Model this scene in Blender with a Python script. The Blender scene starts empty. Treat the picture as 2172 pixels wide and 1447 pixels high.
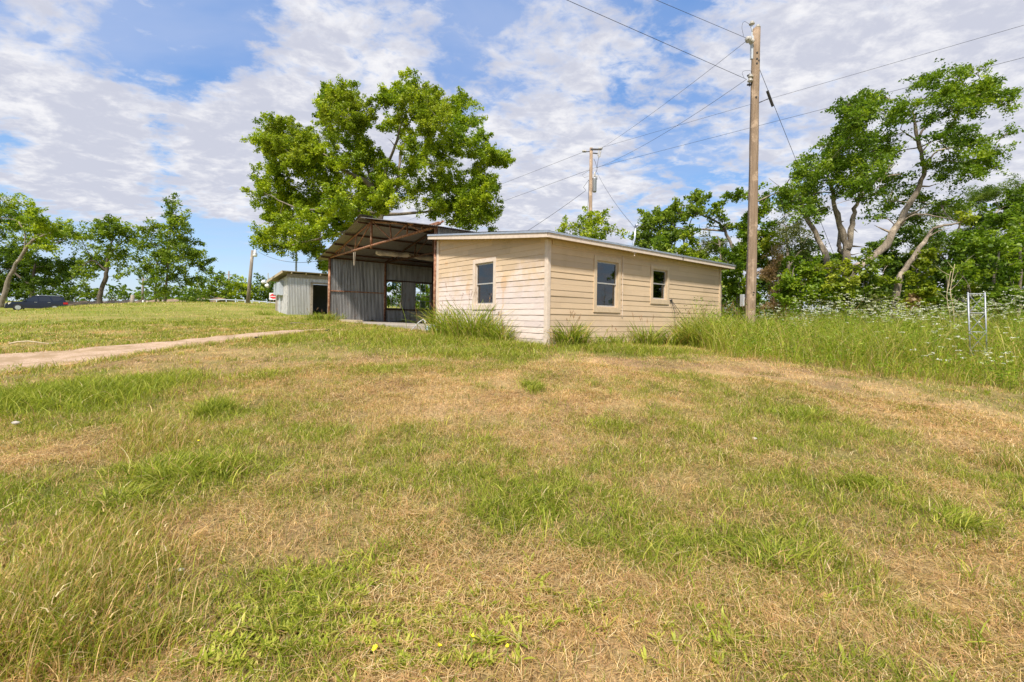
import bpy, math, random
import numpy as np
from mathutils import Vector, Matrix

C = bpy.context.scene.collection
scene = bpy.context.scene
PI = math.pi
R_ = math.radians
rng = np.random.default_rng(7)
random.seed(7)

# ------------------------------------------------------------------ camera
E = 1.6                      # eye height above the camera's own ground
FOC = 965.3                  # focal length in photo pixels (16 mm lens)
CX, CY = 1086.0, 675.4       # principal point in the photo
ROLL = R_(0.9)
cam = bpy.data.cameras.new('camera')
cam.lens = 16.0
cam.sensor_width = 36.0
cam.shift_x = 0.0
cam.shift_y = -(723.5 - CY) / 2172.0
cam.clip_start = 0.05
cam.clip_end = 6000
camo = bpy.data.objects.new('camera', cam)
C.objects.link(camo)
camo.matrix_world = Matrix.Translation((0, 0, E)) @ Matrix.Rotation(PI / 2, 4, 'X') @ Matrix.Rotation(ROLL, 4, 'Z')
scene.camera = camo

# ------------------------------------------------------------------ sky and sun
SUN_EL, SUN_AZ = R_(52), R_(194)      # azimuth clockwise from +Y (the view direction)
world = bpy.data.worlds.new('World')
scene.world = world
world.use_nodes = True
wt = world.node_tree
wt.nodes.clear()


def wn(t, **kw):
    n = wt.nodes.new(t)
    for k, v in kw.items():
        setattr(n, k, v)
    return n


def wl(a, b):
    wt.links.new(a, b)


def wmath(op, a, b=None, c=None, clamp=False):
    n = wn('ShaderNodeMath', operation=op, use_clamp=clamp)
    for i, v in enumerate((a, b, c)):
        if v is None:
            continue
        if isinstance(v, (int, float)):
            n.inputs[i].default_value = v
        else:
            wl(v, n.inputs[i])
    return n.outputs[0]


def wsmooth(v, lo, hi):
    n = wn('ShaderNodeMapRange', interpolation_type='SMOOTHSTEP')
    wl(v, n.inputs[0])
    n.inputs[1].default_value = lo
    n.inputs[2].default_value = hi
    return n.outputs[0]


def wnoise(vec, scale, detail, rough, dist=0.0, off=(0, 0, 0)):
    m = wn('ShaderNodeMapping')
    m.inputs['Location'].default_value = off
    wl(vec, m.inputs['Vector'])
    n = wn('ShaderNodeTexNoise')
    wl(m.outputs[0], n.inputs['Vector'])
    n.inputs['Scale'].default_value = scale
    n.inputs['Detail'].default_value = detail
    n.inputs['Roughness'].default_value = rough
    n.inputs['Distortion'].default_value = dist
    return n.outputs['Fac']


sky = wn('ShaderNodeTexSky', sky_type='NISHITA')
sky.sun_disc = False
sky.sun_elevation = SUN_EL
sky.sun_rotation = SUN_AZ
sky.air_density = 1.15
sky.dust_density = 0.5
sky.ozone_density = 3.2
tc = wn('ShaderNodeTexCoord')
sep = wn('ShaderNodeSeparateXYZ')
wl(tc.outputs['Generated'], sep.inputs[0])
zz = wmath('ADD', wmath('MAXIMUM', sep.outputs[2], 0.0), 0.20)
cu = wmath('DIVIDE', sep.outputs[0], zz)
cv = wmath('DIVIDE', sep.outputs[1], zz)
comb = wn('ShaderNodeCombineXYZ')
wl(cu, comb.inputs[0])
wl(cv, comb.inputs[1])
rot = wn('ShaderNodeMapping')
rot.inputs['Rotation'].default_value = (0, 0, R_(-28))
rot.inputs['Scale'].default_value = (1.0, 1.25, 1.0)
wl(comb.outputs[0], rot.inputs['Vector'])
cvec = rot.outputs[0]
big = wnoise(cvec, 0.8, 4, 0.5, 0.3, (3.1, 1.7, 0))
mid = wnoise(cvec, 2.6, 4, 0.5, 0.3, (0.4, 5.2, 0))
cell = wnoise(cvec, 6.0, 4, 0.5, 0.5, (2.2, 0.7, 0))
fine = wnoise(cvec, 16.0, 6, 0.65, 0.3, (5.2, 3.7, 0))
d = wmath('MULTIPLY_ADD', big, 0.18, wmath('MULTIPLY_ADD', mid, 0.22, wmath('MULTIPLY_ADD', cell, 0.40, wmath('MULTIPLY', fine, 0.30))))


def lobe(x, y, z, lo, hi, amp):
    """more (or less) cloud around one direction of the sky"""
    v = Vector((x, y, z)).normalized()
    dp = wn('ShaderNodeVectorMath', operation='DOT_PRODUCT')
    nrm = wn('ShaderNodeVectorMath', operation='NORMALIZE')
    wl(tc.outputs['Generated'], nrm.inputs[0])
    wl(nrm.outputs[0], dp.inputs[0])
    dp.inputs[1].default_value = v
    return wmath('MULTIPLY', wsmooth(dp.outputs['Value'], lo, hi), amp)


lobes = [
    lobe(-0.95, 1, 0.22, 0.965, 0.998, -0.26),    # clear strip low on the left
    lobe(-0.50, 1, 0.19, 0.975, 0.999, -0.16),
    lobe(-0.80, 1, 0.325, 0.986, 0.999, 0.34),
    lobe(-1.05, 1, 0.365, 0.988, 0.999, 0.30),
    lobe(-0.52, 1, 0.31, 0.982, 0.999, 0.24),    # bright bank above it
    lobe(-0.35, 1, 0.36, 0.96, 0.998, 0.12),
    lobe(-0.72, 1, 0.44, 0.985, 0.999, -0.10),
    lobe(-0.10, 1, 0.66, 0.965, 0.999, -0.05),
    lobe(0.36, 1, 0.40, 0.965, 0.999, -0.045),     # blue gaps round the pole
    lobe(0.52, 1, 0.30, 0.985, 0.999, -0.03),
    lobe(0.95, 1, 0.45, 0.90, 0.995, 0.13),       # heavier cloud on the right
    lobe(0.05, 1, 0.20, 0.95, 0.995, 0.06),
    lobe(0.10, 1, 0.36, 0.95, 0.999, 0.05),
]
for l in lobes:
    d = wmath('ADD', d, l)
cover = wsmooth(d, 0.488, 0.635)
cover = wmath('MULTIPLY', cover, 0.97)
low = wsmooth(sep.outputs[2], 0.0, 0.13)
shade = wnoise(cvec, 5.5, 7, 0.62, 0.4, (2.0, 0.85, 0))
veiln = wsmooth(wnoise(cvec, 1.1, 5, 0.55, 0.3, (1.3, 8.9, 0)), 0.30, 0.66)
thick = wsmooth(wmath('MULTIPLY_ADD', shade, 0.62, wmath('MULTIPLY_ADD', fine, 0.30, wmath('MULTIPLY', d, 0.30))), 0.50, 0.74)
cmix = wn('ShaderNodeMix', data_type='RGBA')
wl(thick, cmix.inputs[0])
cmix.inputs[6].default_value = (5.1, 5.05, 5.15, 1)
cmix.inputs[7].default_value = (3.35, 3.45, 4.0, 1)
# clear sky lifted: a thin veil lies over all of it
veil = wn('ShaderNodeMix', data_type='RGBA')
wl(wmath('MULTIPLY_ADD', veiln, 0.45, 0.0), veil.inputs[0])
hsv = wn('ShaderNodeHueSaturation')
hsv.inputs['Saturation'].default_value = 1.12
hsv.inputs['Value'].default_value = 1.12
wl(sky.outputs[0], hsv.inputs['Color'])
tint = wn('ShaderNodeMix', data_type='RGBA')
tint.inputs[0].default_value = 0.62
wl(hsv.outputs[0], tint.inputs[6])
zen = wn('ShaderNodeMix', data_type='RGBA')
wl(wsmooth(sep.outputs[2], 0.0, 0.45), zen.inputs[0])
zen.inputs[6].default_value = (2.1, 3.2, 4.7, 1)
zen.inputs[7].default_value = (0.62, 1.65, 4.0, 1)
wl(zen.outputs[2], tint.inputs[7])
wl(tint.outputs[2], veil.inputs[6])
veil.inputs[7].default_value = (3.3, 3.6, 4.6, 1)
smix = wn('ShaderNodeMix', data_type='RGBA')
wl(cover, smix.inputs[0])
wl(veil.outputs[2], smix.inputs[6])
wl(cmix.outputs[2], smix.inputs[7])
bg = wn('ShaderNodeBackground')
bg.inputs['Strength'].default_value = 0.10
wl(smix.outputs[2], bg.inputs['Color'])
wo = wn('ShaderNodeOutputWorld')
wl(bg.outputs[0], wo.inputs[0])

sun = bpy.data.lights.new('sun', 'SUN')
sun.energy = 3.4
sun.angle = R_(5.0)
sun.color = (1.0, 0.945, 0.87)
suno = bpy.data.objects.new('sun', sun)
C.objects.link(suno)
sdir = Vector((math.sin(SUN_AZ) * math.cos(SUN_EL), math.cos(SUN_AZ) * math.cos(SUN_EL), math.sin(SUN_EL)))
suno.rotation_euler = sdir.to_track_quat('Z', 'Y').to_euler()

scene.view_settings.view_transform = 'Standard'
scene.view_settings.look = 'None'
scene.view_settings.exposure = 0.92
scene.view_settings.gamma = 1.0
scene.cycles.max_bounces = 8
scene.cycles.diffuse_bounces = 3
scene.cycles.transparent_max_bounces = 10
scene.cycles.use_denoising = True

# ------------------------------------------------------------------ helpers


def tag(o, label=None, cat=None, group=None, kind=None):
    for k, v in (('label', label), ('category', cat), ('group', group), ('kind', kind)):
        if v:
            o[k] = v
    return o


def empty(name, loc, rz=0.0):
    o = bpy.data.objects.new(name, None)
    C.objects.link(o)
    o.location = loc
    o.rotation_euler = (0, 0, rz)
    o.empty_display_size = 0.3
    return o


def np_obj(name, V, quads=None, tris=None, mat=None, parent=None, col=None, smooth=False):
    """one mesh object from numpy arrays; col = one colour per vertex"""
    V = np.asarray(V, np.float32).reshape(-1, 3)
    me = bpy.data.meshes.new(name)
    nq = 0 if quads is None else len(quads)
    nt = 0 if tris is None else len(tris)
    me.vertices.add(len(V))
    me.vertices.foreach_set('co', V.ravel())
    idx = []
    if nq:
        idx.append(np.asarray(quads, np.int32).ravel())
    if nt:
        idx.append(np.asarray(tris, np.int32).ravel())
    idx = np.concatenate(idx)
    me.loops.add(len(idx))
    me.loops.foreach_set('vertex_index', idx)
    me.polygons.add(nq + nt)
    st = np.concatenate([np.arange(nq) * 4, nq * 4 + np.arange(nt) * 3]).astype(np.int32)
    me.polygons.foreach_set('loop_start', st)
    me.update(calc_edges=True)
    if smooth:
        me.polygons.foreach_set('use_smooth', np.ones(nq + nt, bool))
    if col is not None:
        a = me.color_attributes.new('Col', 'FLOAT_COLOR', 'POINT')
        c4 = np.ones((len(V), 4), np.float32)
        c4[:, :3] = col
        a.data.foreach_set('color', c4.ravel())
    if mat:
        me.materials.append(mat)
    o = bpy.data.objects.new(name, me)
    C.objects.link(o)
    if parent:
        o.parent = parent
    return o


class MB:
    """collects shapes for ONE mesh"""

    def __init__(s):
        s.v, s.f = [], []

    def add(s, vs, fs):
        b = len(s.v)
        s.v.extend([tuple(v) for v in vs])
        s.f.extend([tuple(b + i for i in f) for f in fs])

    def box(s, x0, x1, y0, y1, z0, z1):
        s.add([(x0, y0, z0), (x1, y0, z0), (x1, y1, z0), (x0, y1, z0), (x0, y0, z1), (x1, y0, z1), (x1, y1, z1), (x0, y1, z1)],
              [(3, 2, 1, 0), (4, 5, 6, 7), (0, 1, 5, 4), (1, 2, 6, 5), (2, 3, 7, 6), (3, 0, 4, 7)])

    def beam(s, a, b, w, h, up=(0, 0, 1)):
        a, b = Vector(a), Vector(b)
        d_ = (b - a).normalized()
        sd = d_.cross(Vector(up))
        if sd.length < 1e-4:
            sd = d_.cross(Vector((1, 0, 0)))
        sd.normalize()
        u = sd.cross(d_).normalized()
        vs = []
        for p in (a, b):
            for i, j in ((-1, -1), (1, -1), (1, 1), (-1, 1)):
                vs.append(p + sd * (i * w / 2) + u * (j * h / 2))
        s.add(vs, [(3, 2, 1, 0), (4, 5, 6, 7), (0, 1, 5, 4), (1, 2, 6, 5), (2, 3, 7, 6), (3, 0, 4, 7)])

    def tube(s, pts, rad, n=8, caps=True):
        pts = [Vector(p) for p in pts]
        if isinstance(rad, (int, float)):
            rad = [rad] * len(pts)
        rings = []
        prev = None
        for i, p in enumerate(pts):
            d_ = (pts[min(i + 1, len(pts) - 1)] - pts[max(i - 1, 0)])
            if d_.length < 1e-7:
                d_ = Vector((0, 0, 1))
            d_.normalize()
            if prev is None:
                a = d_.orthogonal().normalized()
            else:
                a = prev - d_ * prev.dot(d_)
                a = a.normalized() if a.length > 1e-6 else d_.orthogonal().normalized()
            prev = a
            b = d_.cross(a)
            rings.append([p + (a * math.cos(2 * PI * k / n) + b * math.sin(2 * PI * k / n)) * rad[i] for k in range(n)])
        base = len(s.v)
        for r in rings:
            s.v.extend([tuple(q) for q in r])
        for i in range(len(pts) - 1):
            for k in range(n):
                k2 = (k + 1) % n
                s.f.append((base + i * n + k, base + i * n + k2, base + (i + 1) * n + k2, base + (i + 1) * n + k))
        if caps:
            s.f.append(tuple(base + k for k in reversed(range(n))))
            s.f.append(tuple(base + (len(pts) - 1) * n + k for k in range(n)))

    def lathe(s, prof, origin=(0, 0, 0), axis='Z', n=14):
        o = Vector(origin)
        base = len(s.v)
        for r, h in prof:
            for k in range(n):
                c_, s_ = math.cos(2 * PI * k / n) * r, math.sin(2 * PI * k / n) * r
                p = {'Z': (c_, s_, h), 'X': (h, c_, s_), 'Y': (s_, h, c_)}[axis]
                s.v.append(tuple(o + Vector(p)))
        for i in range(len(prof) - 1):
            for k in range(n):
                k2 = (k + 1) % n
                s.f.append((base + i * n + k, base + i * n + k2, base + (i + 1) * n + k2, base + (i + 1) * n + k))
        s.f.append(tuple(base + k for k in reversed(range(n))))
        s.f.append(tuple(base + (len(prof) - 1) * n + k for k in range(n)))

    def build(s, name, mat, parent=None, smooth=False, bevel=0.0):
        me = bpy.data.meshes.new(name)
        me.from_pydata(s.v, [], s.f)
        me.update()
        if smooth:
            me.polygons.foreach_set('use_smooth', np.ones(len(s.f), bool))
        me.materials.append(mat)
        o = bpy.data.objects.new(name, me)
        C.objects.link(o)
        if parent:
            o.parent = parent
        if bevel:
            m = o.modifiers.new('bevel', 'BEVEL')
            m.width = bevel
            m.segments = 2
            m.limit_method = 'ANGLE'
        return o


def at(px, py, Y):
    """a point of the place at forward distance Y, from where the photo shows it"""
    dx, dy = px - CX, CY - py
    x0 = dx * math.cos(ROLL) - dy * math.sin(ROLL)
    y0 = dx * math.sin(ROLL) + dy * math.cos(ROLL)
    return Vector((x0 / FOC * Y, Y, y0 / FOC * Y + E))


def vnoise(x, y, seed=0):
    """smooth value noise, 0..1, on arrays"""
    x = np.asarray(x, float)
    y = np.asarray(y, float)
    xi, yi = np.floor(x).astype(np.int64), np.floor(y).astype(np.int64)
    xf, yf = x - xi, y - yi
    u, v = xf * xf * (3 - 2 * xf), yf * yf * (3 - 2 * yf)

    def h(a, b):
        n = (a * 374761393 + b * 668265263 + seed * 974634777) & 0xFFFFFFFF
        n = ((n ^ (n >> 13)) * 1274126177) & 0xFFFFFFFF
        return ((n ^ (n >> 16)) & 0xFFFF) / 65535.0
    return (h(xi, yi) * (1 - u) + h(xi + 1, yi) * u) * (1 - v) + (h(xi, yi + 1) * (1 - u) + h(xi + 1, yi + 1) * u) * v


def fbm(x, y, seed=0, oct=4):
    t, a, s = 0.0, 1.0, 0.0
    for o in range(oct):
        t = t + a * vnoise(np.asarray(x) * 2 ** o, np.asarray(y) * 2 ** o, seed + o * 17)
        s += a
        a *= 0.5
    return t / s


# the house's own axes: S along its long wall, T along its front wall, from the near corner
CORN = Vector((0.85, 11.09, 0))
DS = Vector((0.7746, 0.6324, 0))
DT = Vector((-0.6324, 0.7746, 0))
HRZ = math.atan2(DS.y, DS.x)
HZ = E - 0.62                   # height of the house's own zero level


def st(x, y):
    rx, ry = np.asarray(x) - CORN.x, np.asarray(y) - CORN.y
    return rx * DS.x + ry * DS.y, rx * DT.x + ry * DT.y


def hw(s, t, z):
    """house coordinates -> the world"""
    p = CORN + DS * s + DT * t
    return Vector((p.x, p.y, z + HZ))


# ------------------------------------------------------------------ ground shape
CP = np.array([
    (0, 0, -1.6), (0, -10, -2.2), (-12, -6, -2.1), (12, -6, -2.0), (5, 5, -1.28), (-5, 5, -1.25), (0, 6, -1.12),
    (.85, 11.1, -.66), (-2.5, 15.2, -.50), (7.5, 16.5, -.74), (9.7, 9.5, -1.0), (4.2, 11.5, -.74), (12, 15.5, -.55), (17, 17, -.5), (9.5, 12.5, -.75), (-6, 18.6, -.38), (-9.6, 23.6, -.16),
    (-14.3, 28.6, -.02), (-4, 13.5, -.52), (-24.4, 30, .50), (-33, 34, .42), (-21, 32, .62), (-17, 15, -.62),
    (-10.1, 9, -1.08), (-55, 51, -.05), (-62, 66, .9), (-38, 58, 1.5), (-20, 55, 1.2), (-18, 45, .85), (22, 22, -.5),
    (30, 30, -.6), (25, 8, -1.2), (12, 22, -.55), (0, 45, .2), (22, 55, 0), (0, 85, 1.2), (-60, 100, 2.2), (60, 90, .6),
    (-36, 22, -.35), (-40, 8, -1.0), (-44, 36, -.3), (-38.8, 35, -.22), (-33.5, 31, -.1), (-47, 43, -.2), (-30, 27, -.08), (-34, 44, .75), (8, 34, -.4)], float)


def _tps_fit(P):
    n = len(P)
    d2 = ((P[:, None, :2] - P[None, :, :2]) ** 2).sum(-1)
    K = 0.5 * d2 * np.log(d2 + 1e-9)
    A = np.zeros((n + 3, n + 3))
    A[:n, :n] = K + np.eye(n) * 2.0
    A[:n, n] = 1
    A[:n, n + 1:] = P[:, :2]
    A[n:, :n] = A[:n, n:].T
    return np.linalg.solve(A, np.concatenate([P[:, 2], [0, 0, 0]]))


TPS = _tps_fit(CP)


def gh(x, y, bumps=True):
    """ground height"""
    x = np.asarray(x, float)
    y = np.asarray(y, float)
    xc, yc = np.clip(x, -66, 62), np.clip(y, -14, 100)
    z = TPS[-3] + TPS[-2] * xc + TPS[-1] * yc
    for (px, py, _), w in zip(CP, TPS):
        d2 = (xc - px) ** 2 + (yc - py) ** 2
        z = z + w * 0.5 * d2 * np.log(d2 + 1e-9)
    z = z + E
    if bumps:
        z = z + (fbm(x * 0.9, y * 0.9, 3, 3) - .5) * 0.10 + (vnoise(x * 3.1, y * 3.1, 9) - .5) * 0.03
    s, t = st(x, y)
    inside = (s > -0.12) & (s < 9.4) & (t > -0.0) & (t < 16.62)
    z = np.where(inside, np.minimum(z, HZ + np.where(t < 5.4, -0.05, 0.20)), z)
    return z


def ghf(x, y):
    return float(gh(np.array([x]), np.array([y]))[0])


def ground_at(px, py):
    """where a line of sight of the photo meets the ground"""
    lo, prev = 1.0, None
    for Y in np.concatenate([np.arange(1.2, 20, .1), np.arange(20, 90, .5)]):
        p = at(px, py, Y)
        if p.z < ghf(p.x, p.y):
            return p
    return at(px, py, 60)


# ------------------------------------------------------------------ materials


class Mat:
    def __init__(s, name):
        s.m = bpy.data.materials.new(name)
        s.m.use_nodes = True
        s.nt = s.m.node_tree
        s.b = s.nt.nodes['Principled BSDF']
        s.out = s.nt.nodes['Material Output']

    def n(s, t, **kw):
        n = s.nt.nodes.new(t)
        for k, v in kw.items():
            setattr(n, k, v)
        return n

    def l(s, a, b):
        s.nt.links.new(a, b)

    def coord(s, scale=(1, 1, 1), kind='Object'):
        t = s.n('ShaderNodeTexCoord')
        m = s.n('ShaderNodeMapping')
        m.inputs['Scale'].default_value = scale
        s.l(t.outputs[kind], m.inputs[0])
        return m.outputs[0]

    def noise(s, vec, scale, detail=4, rough=.55, dist=0.0):
        n = s.n('ShaderNodeTexNoise')
        s.l(vec, n.inputs['Vector'])
        n.inputs['Scale'].default_value = scale
        n.inputs['Detail'].default_value = detail
        n.inputs['Roughness'].default_value = rough
        n.inputs['Distortion'].default_value = dist
        return n.outputs['Fac']

    def ramp(s, fac, stops, interp='LINEAR'):
        r = s.n('ShaderNodeValToRGB')
        r.color_ramp.interpolation = interp
        e = r.color_ramp.elements
        while len(e) < len(stops):
            e.new(0.5)
        for el, (p, c) in zip(e, stops):
            el.position = p
            el.color = (*c, 1) if len(c) == 3 else c
        s.l(fac, r.inputs[0])
        return r.outputs[0]

    def mix(s, fac, a, b, mode='MIX'):
        n = s.n('ShaderNodeMix', data_type='RGBA', blend_type=mode)
        for sock, v in ((0, fac), (6, a), (7, b)):
            if isinstance(v, (int, float)):
                n.inputs[sock].default_value = v
            elif isinstance(v, tuple):
                n.inputs[sock].default_value = (*v, 1) if len(v) == 3 else v
            else:
                s.l(v, n.inputs[sock])
        return n.outputs[2]

    def math(s, op, a, b=None, c=None):
        n = s.n('ShaderNodeMath', operation=op)
        for i, v in enumerate((a, b, c)):
            if v is None:
                continue
            if isinstance(v, (int, float)):
                n.inputs[i].default_value = v
            else:
                s.l(v, n.inputs[i])
        return n.outputs[0]

    def smooth(s, v, lo, hi):
        n = s.n('ShaderNodeMapRange', interpolation_type='SMOOTHSTEP')
        s.l(v, n.inputs[0])
        n.inputs[1].default_value = lo
        n.inputs[2].default_value = hi
        return n.outputs[0]

    def base(s, c):
        if isinstance(c, tuple):
            s.b.inputs['Base Color'].default_value = (*c, 1)
        else:
            s.l(c, s.b.inputs['Base Color'])
        return s

    def set(s, rough=None, metal=None, spec=None):
        if rough is not None:
            s.b.inputs['Roughness'].default_value = rough
        if metal is not None:
            s.b.inputs['Metallic'].default_value = metal
        if spec is not None:
            s.b.inputs['Specular IOR Level'].default_value = spec
        return s

    def bump(s, h, strength=.3, dist=.01):
        b = s.n('ShaderNodeBump')
        b.inputs['Strength'].default_value = strength
        b.inputs['Distance'].default_value = dist
        s.l(h, b.inputs['Height'])
        s.l(b.outputs[0], s.b.inputs['Normal'])
        return s


M = {}


def plain(name, col, rough=.6, metal=0.0, var=.12, scale=6, spec=.4):
    m = Mat(name)
    v = m.coord()
    f = m.noise(v, scale, 5, .6)
    lo = tuple(max(0, c * (1 - var)) for c in col)
    hi = tuple(min(1, c * (1 + var)) for c in col)
    m.base(m.ramp(f, [(.3, lo), (.7, hi)])).set(rough, metal, spec)
    M[name] = m.m
    return m


def veg_mat(name, trans=.35, gloss=.06, rough=.55):
    m = Mat(name)
    a = m.n('ShaderNodeAttribute', attribute_name='Col')
    dif = m.n('ShaderNodeBsdfDiffuse')
    tra = m.n('ShaderNodeBsdfTranslucent')
    m.l(a.outputs['Color'], dif.inputs[0])
    tint = m.mix(1.0, a.outputs['Color'], (1.15, 1.2, 0.55), 'MULTIPLY')
    m.l(tint, tra.inputs[0])
    mx = m.n('ShaderNodeMixShader')
    mx.inputs[0].default_value = trans
    m.l(dif.outputs[0], mx.inputs[1])
    m.l(tra.outputs[0], mx.inputs[2])
    gl = m.n('ShaderNodeBsdfGlossy')
    gl.inputs['Roughness'].default_value = rough
    gl.inputs['Color'].default_value = (.9, .9, .8, 1)
    mx2 = m.n('ShaderNodeMixShader')
    mx2.inputs[0].default_value = gloss
    m.l(mx.outputs[0], mx2.inputs[1])
    m.l(gl.outputs[0], mx2.inputs[2])
    m.l(mx2.outputs[0], m.out.inputs[0])
    M[name] = m.m


veg_mat('leaf', .48, .02, .45)
veg_mat('grass_blade', .42, .015, .5)


def siding(name, bleached):
    m = Mat(name)
    v = m.coord()
    sepn = m.n('ShaderNodeSeparateXYZ')
    m.l(v, sepn.inputs[0])
    z = sepn.outputs[2]
    grain = m.noise(m.coord((1.5, 1.5, 30)), 3, 5, .65)
    patch = m.noise(v, 1.1, 4, .6)
    c = m.ramp(grain, [(.25, (.57, .42, .265)), (.75, (.64, .475, .305))])
    c = m.mix(m.smooth(patch, .5, .75), c, (.54, .395, .24))
    bp = m.noise(v, 1.6, 6, .7)
    if bleached:
        f = m.math('MULTIPLY_ADD', bp, 1.5, m.math('MULTIPLY_ADD', z, -.55, .85))
        f = m.smooth(f, .35, 1.0)
        pale = m.ramp(grain, [(.3, (.64, .52, .455)), (.7, (.75, .63, .565))])
        c = m.mix(f, c, pale)
        # grey weathering in streaks along the boards
        stn = m.noise(m.coord((.8, .8, 7)), 2.2, 7, .75)
        g = m.math('MULTIPLY', m.smooth(stn, .54, .70), m.smooth(z, 1.75, 1.0))
        c = m.mix(m.math('MULTIPLY', g, .55), c, (.33, .30, .28))
        # two rusty oval marks where lamps used to hang, and the label mark
        for (ty, tz, ry, rz, k) in ((1.72, 1.56, .12, .22, .38), (3.47, 1.49, .12, .22, .28), (1.74, 1.12, .05, .25, .25), (4.75, 2.36, .11, .07, .3)):
            dy = m.math('DIVIDE', m.math('SUBTRACT', sepn.outputs[1], ty), ry)
            dz = m.math('DIVIDE', m.math('SUBTRACT', z, tz), rz)
            r2 = m.math('ADD', m.math('MULTIPLY', dy, dy), m.math('MULTIPLY', dz, dz))
            r2 = m.math('ADD', r2, m.math('MULTIPLY_ADD', bp, 1.0, -.5))
            ring = m.math('MULTIPLY', m.smooth(r2, 1.35, .6), k)
            c = m.mix(ring, c, (.60, .33, .13))
    else:
        f = m.math('MULTIPLY', m.smooth(m.math('MULTIPLY_ADD', bp, .9, m.math('MULTIPLY', z, -.22)), .20, .5), .45)
        c = m.mix(f, c, (.61, .47, .34))
    row = m.math('FLOOR', m.math('DIVIDE', m.math('SUBTRACT', z, .117 if bleached else .144), .15))
    seg = m.math('FLOOR', m.math('MULTIPLY_ADD', sepn.outputs[1 if bleached else 0], .31, m.math('MULTIPLY', row, .37)))
    wnz = m.n('ShaderNodeTexWhiteNoise', noise_dimensions='2D')
    cxy = m.n('ShaderNodeCombineXYZ')
    m.l(row, cxy.inputs[0])
    m.l(seg, cxy.inputs[1])
    m.l(cxy.outputs[0], wnz.inputs['Vector'])
    c = m.mix(1.0, c, m.ramp(wnz.outputs['Value'], [(0, (.86, .86, .87)), (.5, (.98, .98, .98)), (1, (1.06, 1.05, 1.03))]), 'MULTIPLY')
    gr = m.math('MULTIPLY', m.smooth(m.math('MULTIPLY_ADD', m.noise(v, 5, 5, .7), .5, z), .52, .20), .55)
    c = m.mix(gr, c, (.30, .25, .15))
    m.base(c).set(.62, 0, .3).bump(grain, .15, .004)
    M[name] = m.m


siding('siding_bleached', True)
siding('siding_tan', False)
plain('trim_tan', (.58, .44, .285), .6, var=.10, scale=9)
plain('trim_pale', (.64, .52, .41), .6, var=.12, scale=9)
plain('soffit', (.50, .38, .20), .75, var=.08)
plain('roof_metal', (.36, .38, .41), .45, .55, var=.15, scale=3)
plain('fresh_steel', (.55, .57, .60), .4, .8, var=.12, scale=10)
plain('aluminium', (.50, .47, .43), .5, .4, var=.15, scale=20)
plain('dark_void', (.02, .02, .02), .9)
plain('inner_wall', (.30, .30, .28), .9)
plain('concrete', (.36, .31, .25), .9, var=.2, scale=5)
plain('wood_grey', (.30, .25, .19), .85, var=.35, scale=14)
plain('wood_pale', (.46, .37, .24), .8, var=.25, scale=14)
plain('white_paint', (.66, .63, .58), .6, var=.15, scale=7)
plain('grey_board', (.48, .46, .43), .75, var=.3, scale=5)
plain('dull_steel', (.36, .37, .38), .5, .6, var=.15, scale=20)
plain('box_grey', (.50, .53, .56), .5, .2, var=.1)
plain('porcelain', (.44, .41, .36), .3, var=.12)
plain('dark_iron', (.06, .055, .05), .6, .4)
plain('wire_dark', (.045, .045, .05), .6)
plain('insulation', (.62, .52, .40), .85, var=.25, scale=4)
plain('rope', (.40, .33, .24), .9)
plain('lamp_glass', (.72, .72, .68), .25)
plain('car_paint', (.012, .016, .030), .18, .15, var=.05, spec=.6)
plain('car_glass', (.015, .018, .022), .05, var=.05, spec=.8)
plain('car_trim', (.03, .03, .03), .6)
plain('chrome', (.70, .70, .70), .15, .95, var=.05)
plain('rubber', (.022, .022, .022), .85)
plain('tail_red', (.45, .015, .015), .25)
plain('head_lamp', (.75, .72, .62), .2)
plain('sign_white', (.75, .74, .72), .5)
plain('sign_red', (.62, .03, .04), .5)
plain('sign_black', (.02, .02, .02), .5)
plain('plastic_blue', (.55, .63, .70), .4, var=.3, scale=8)
plain('plastic_white', (.48, .48, .48), .45, var=.1)
plain('stone_white', (.44, .39, .32), .85, var=.2, scale=12)
plain('stem_green', (.16, .22, .05), .7)
plain('petal', (.78, .68, .02), .6)
plain('twig_dry', (.24, .18, .12), .9, var=.3, scale=20)
plain('stick_pale', (.50, .40, .25), .9, var=.25, scale=20)


def tin(name, lo, hi, rust, dark):
    m = Mat(name)
    v = m.coord()
    a = m.noise(m.coord((3.5, 3.5, .25)), 2.0, 5, .7)
    b = m.noise(v, .8, 4, .6)
    c = m.ramp(a, [(.3, lo), (.7, hi)])
    rf = m.smooth(m.math('MULTIPLY_ADD', m.noise(v, 3.2, 7, .7), .75, m.math('MULTIPLY', b, .35)), .60, .75)
    c = m.mix(m.math('MULTIPLY', rf, rust), c, (.20, .085, .035))
    st_ = m.smooth(m.noise(m.coord((9, 9, .25)), 3, 4, .6), .55, .75)
    c = m.mix(m.math('MULTIPLY', st_, dark), c, (.10, .09, .085))
    m.base(c).set(.42, .7, .4)
    M[name] = m.m


tin('tin_grey', (.15, .14, .13), (.46, .44, .415), .5, .6)
tin('tin_pale', (.46, .44, .41), (.68, .66, .62), .35, .5)
tin('tin_roof', (.20, .18, .165), (.31, .285, .26), .65, .35)

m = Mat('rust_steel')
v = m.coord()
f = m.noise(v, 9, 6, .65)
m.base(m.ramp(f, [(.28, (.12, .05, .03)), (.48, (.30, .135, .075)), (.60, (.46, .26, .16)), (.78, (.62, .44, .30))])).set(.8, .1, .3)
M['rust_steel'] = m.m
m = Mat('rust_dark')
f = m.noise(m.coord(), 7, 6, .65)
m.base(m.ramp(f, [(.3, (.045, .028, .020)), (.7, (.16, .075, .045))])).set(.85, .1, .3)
M['rust_dark'] = m.m


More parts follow.
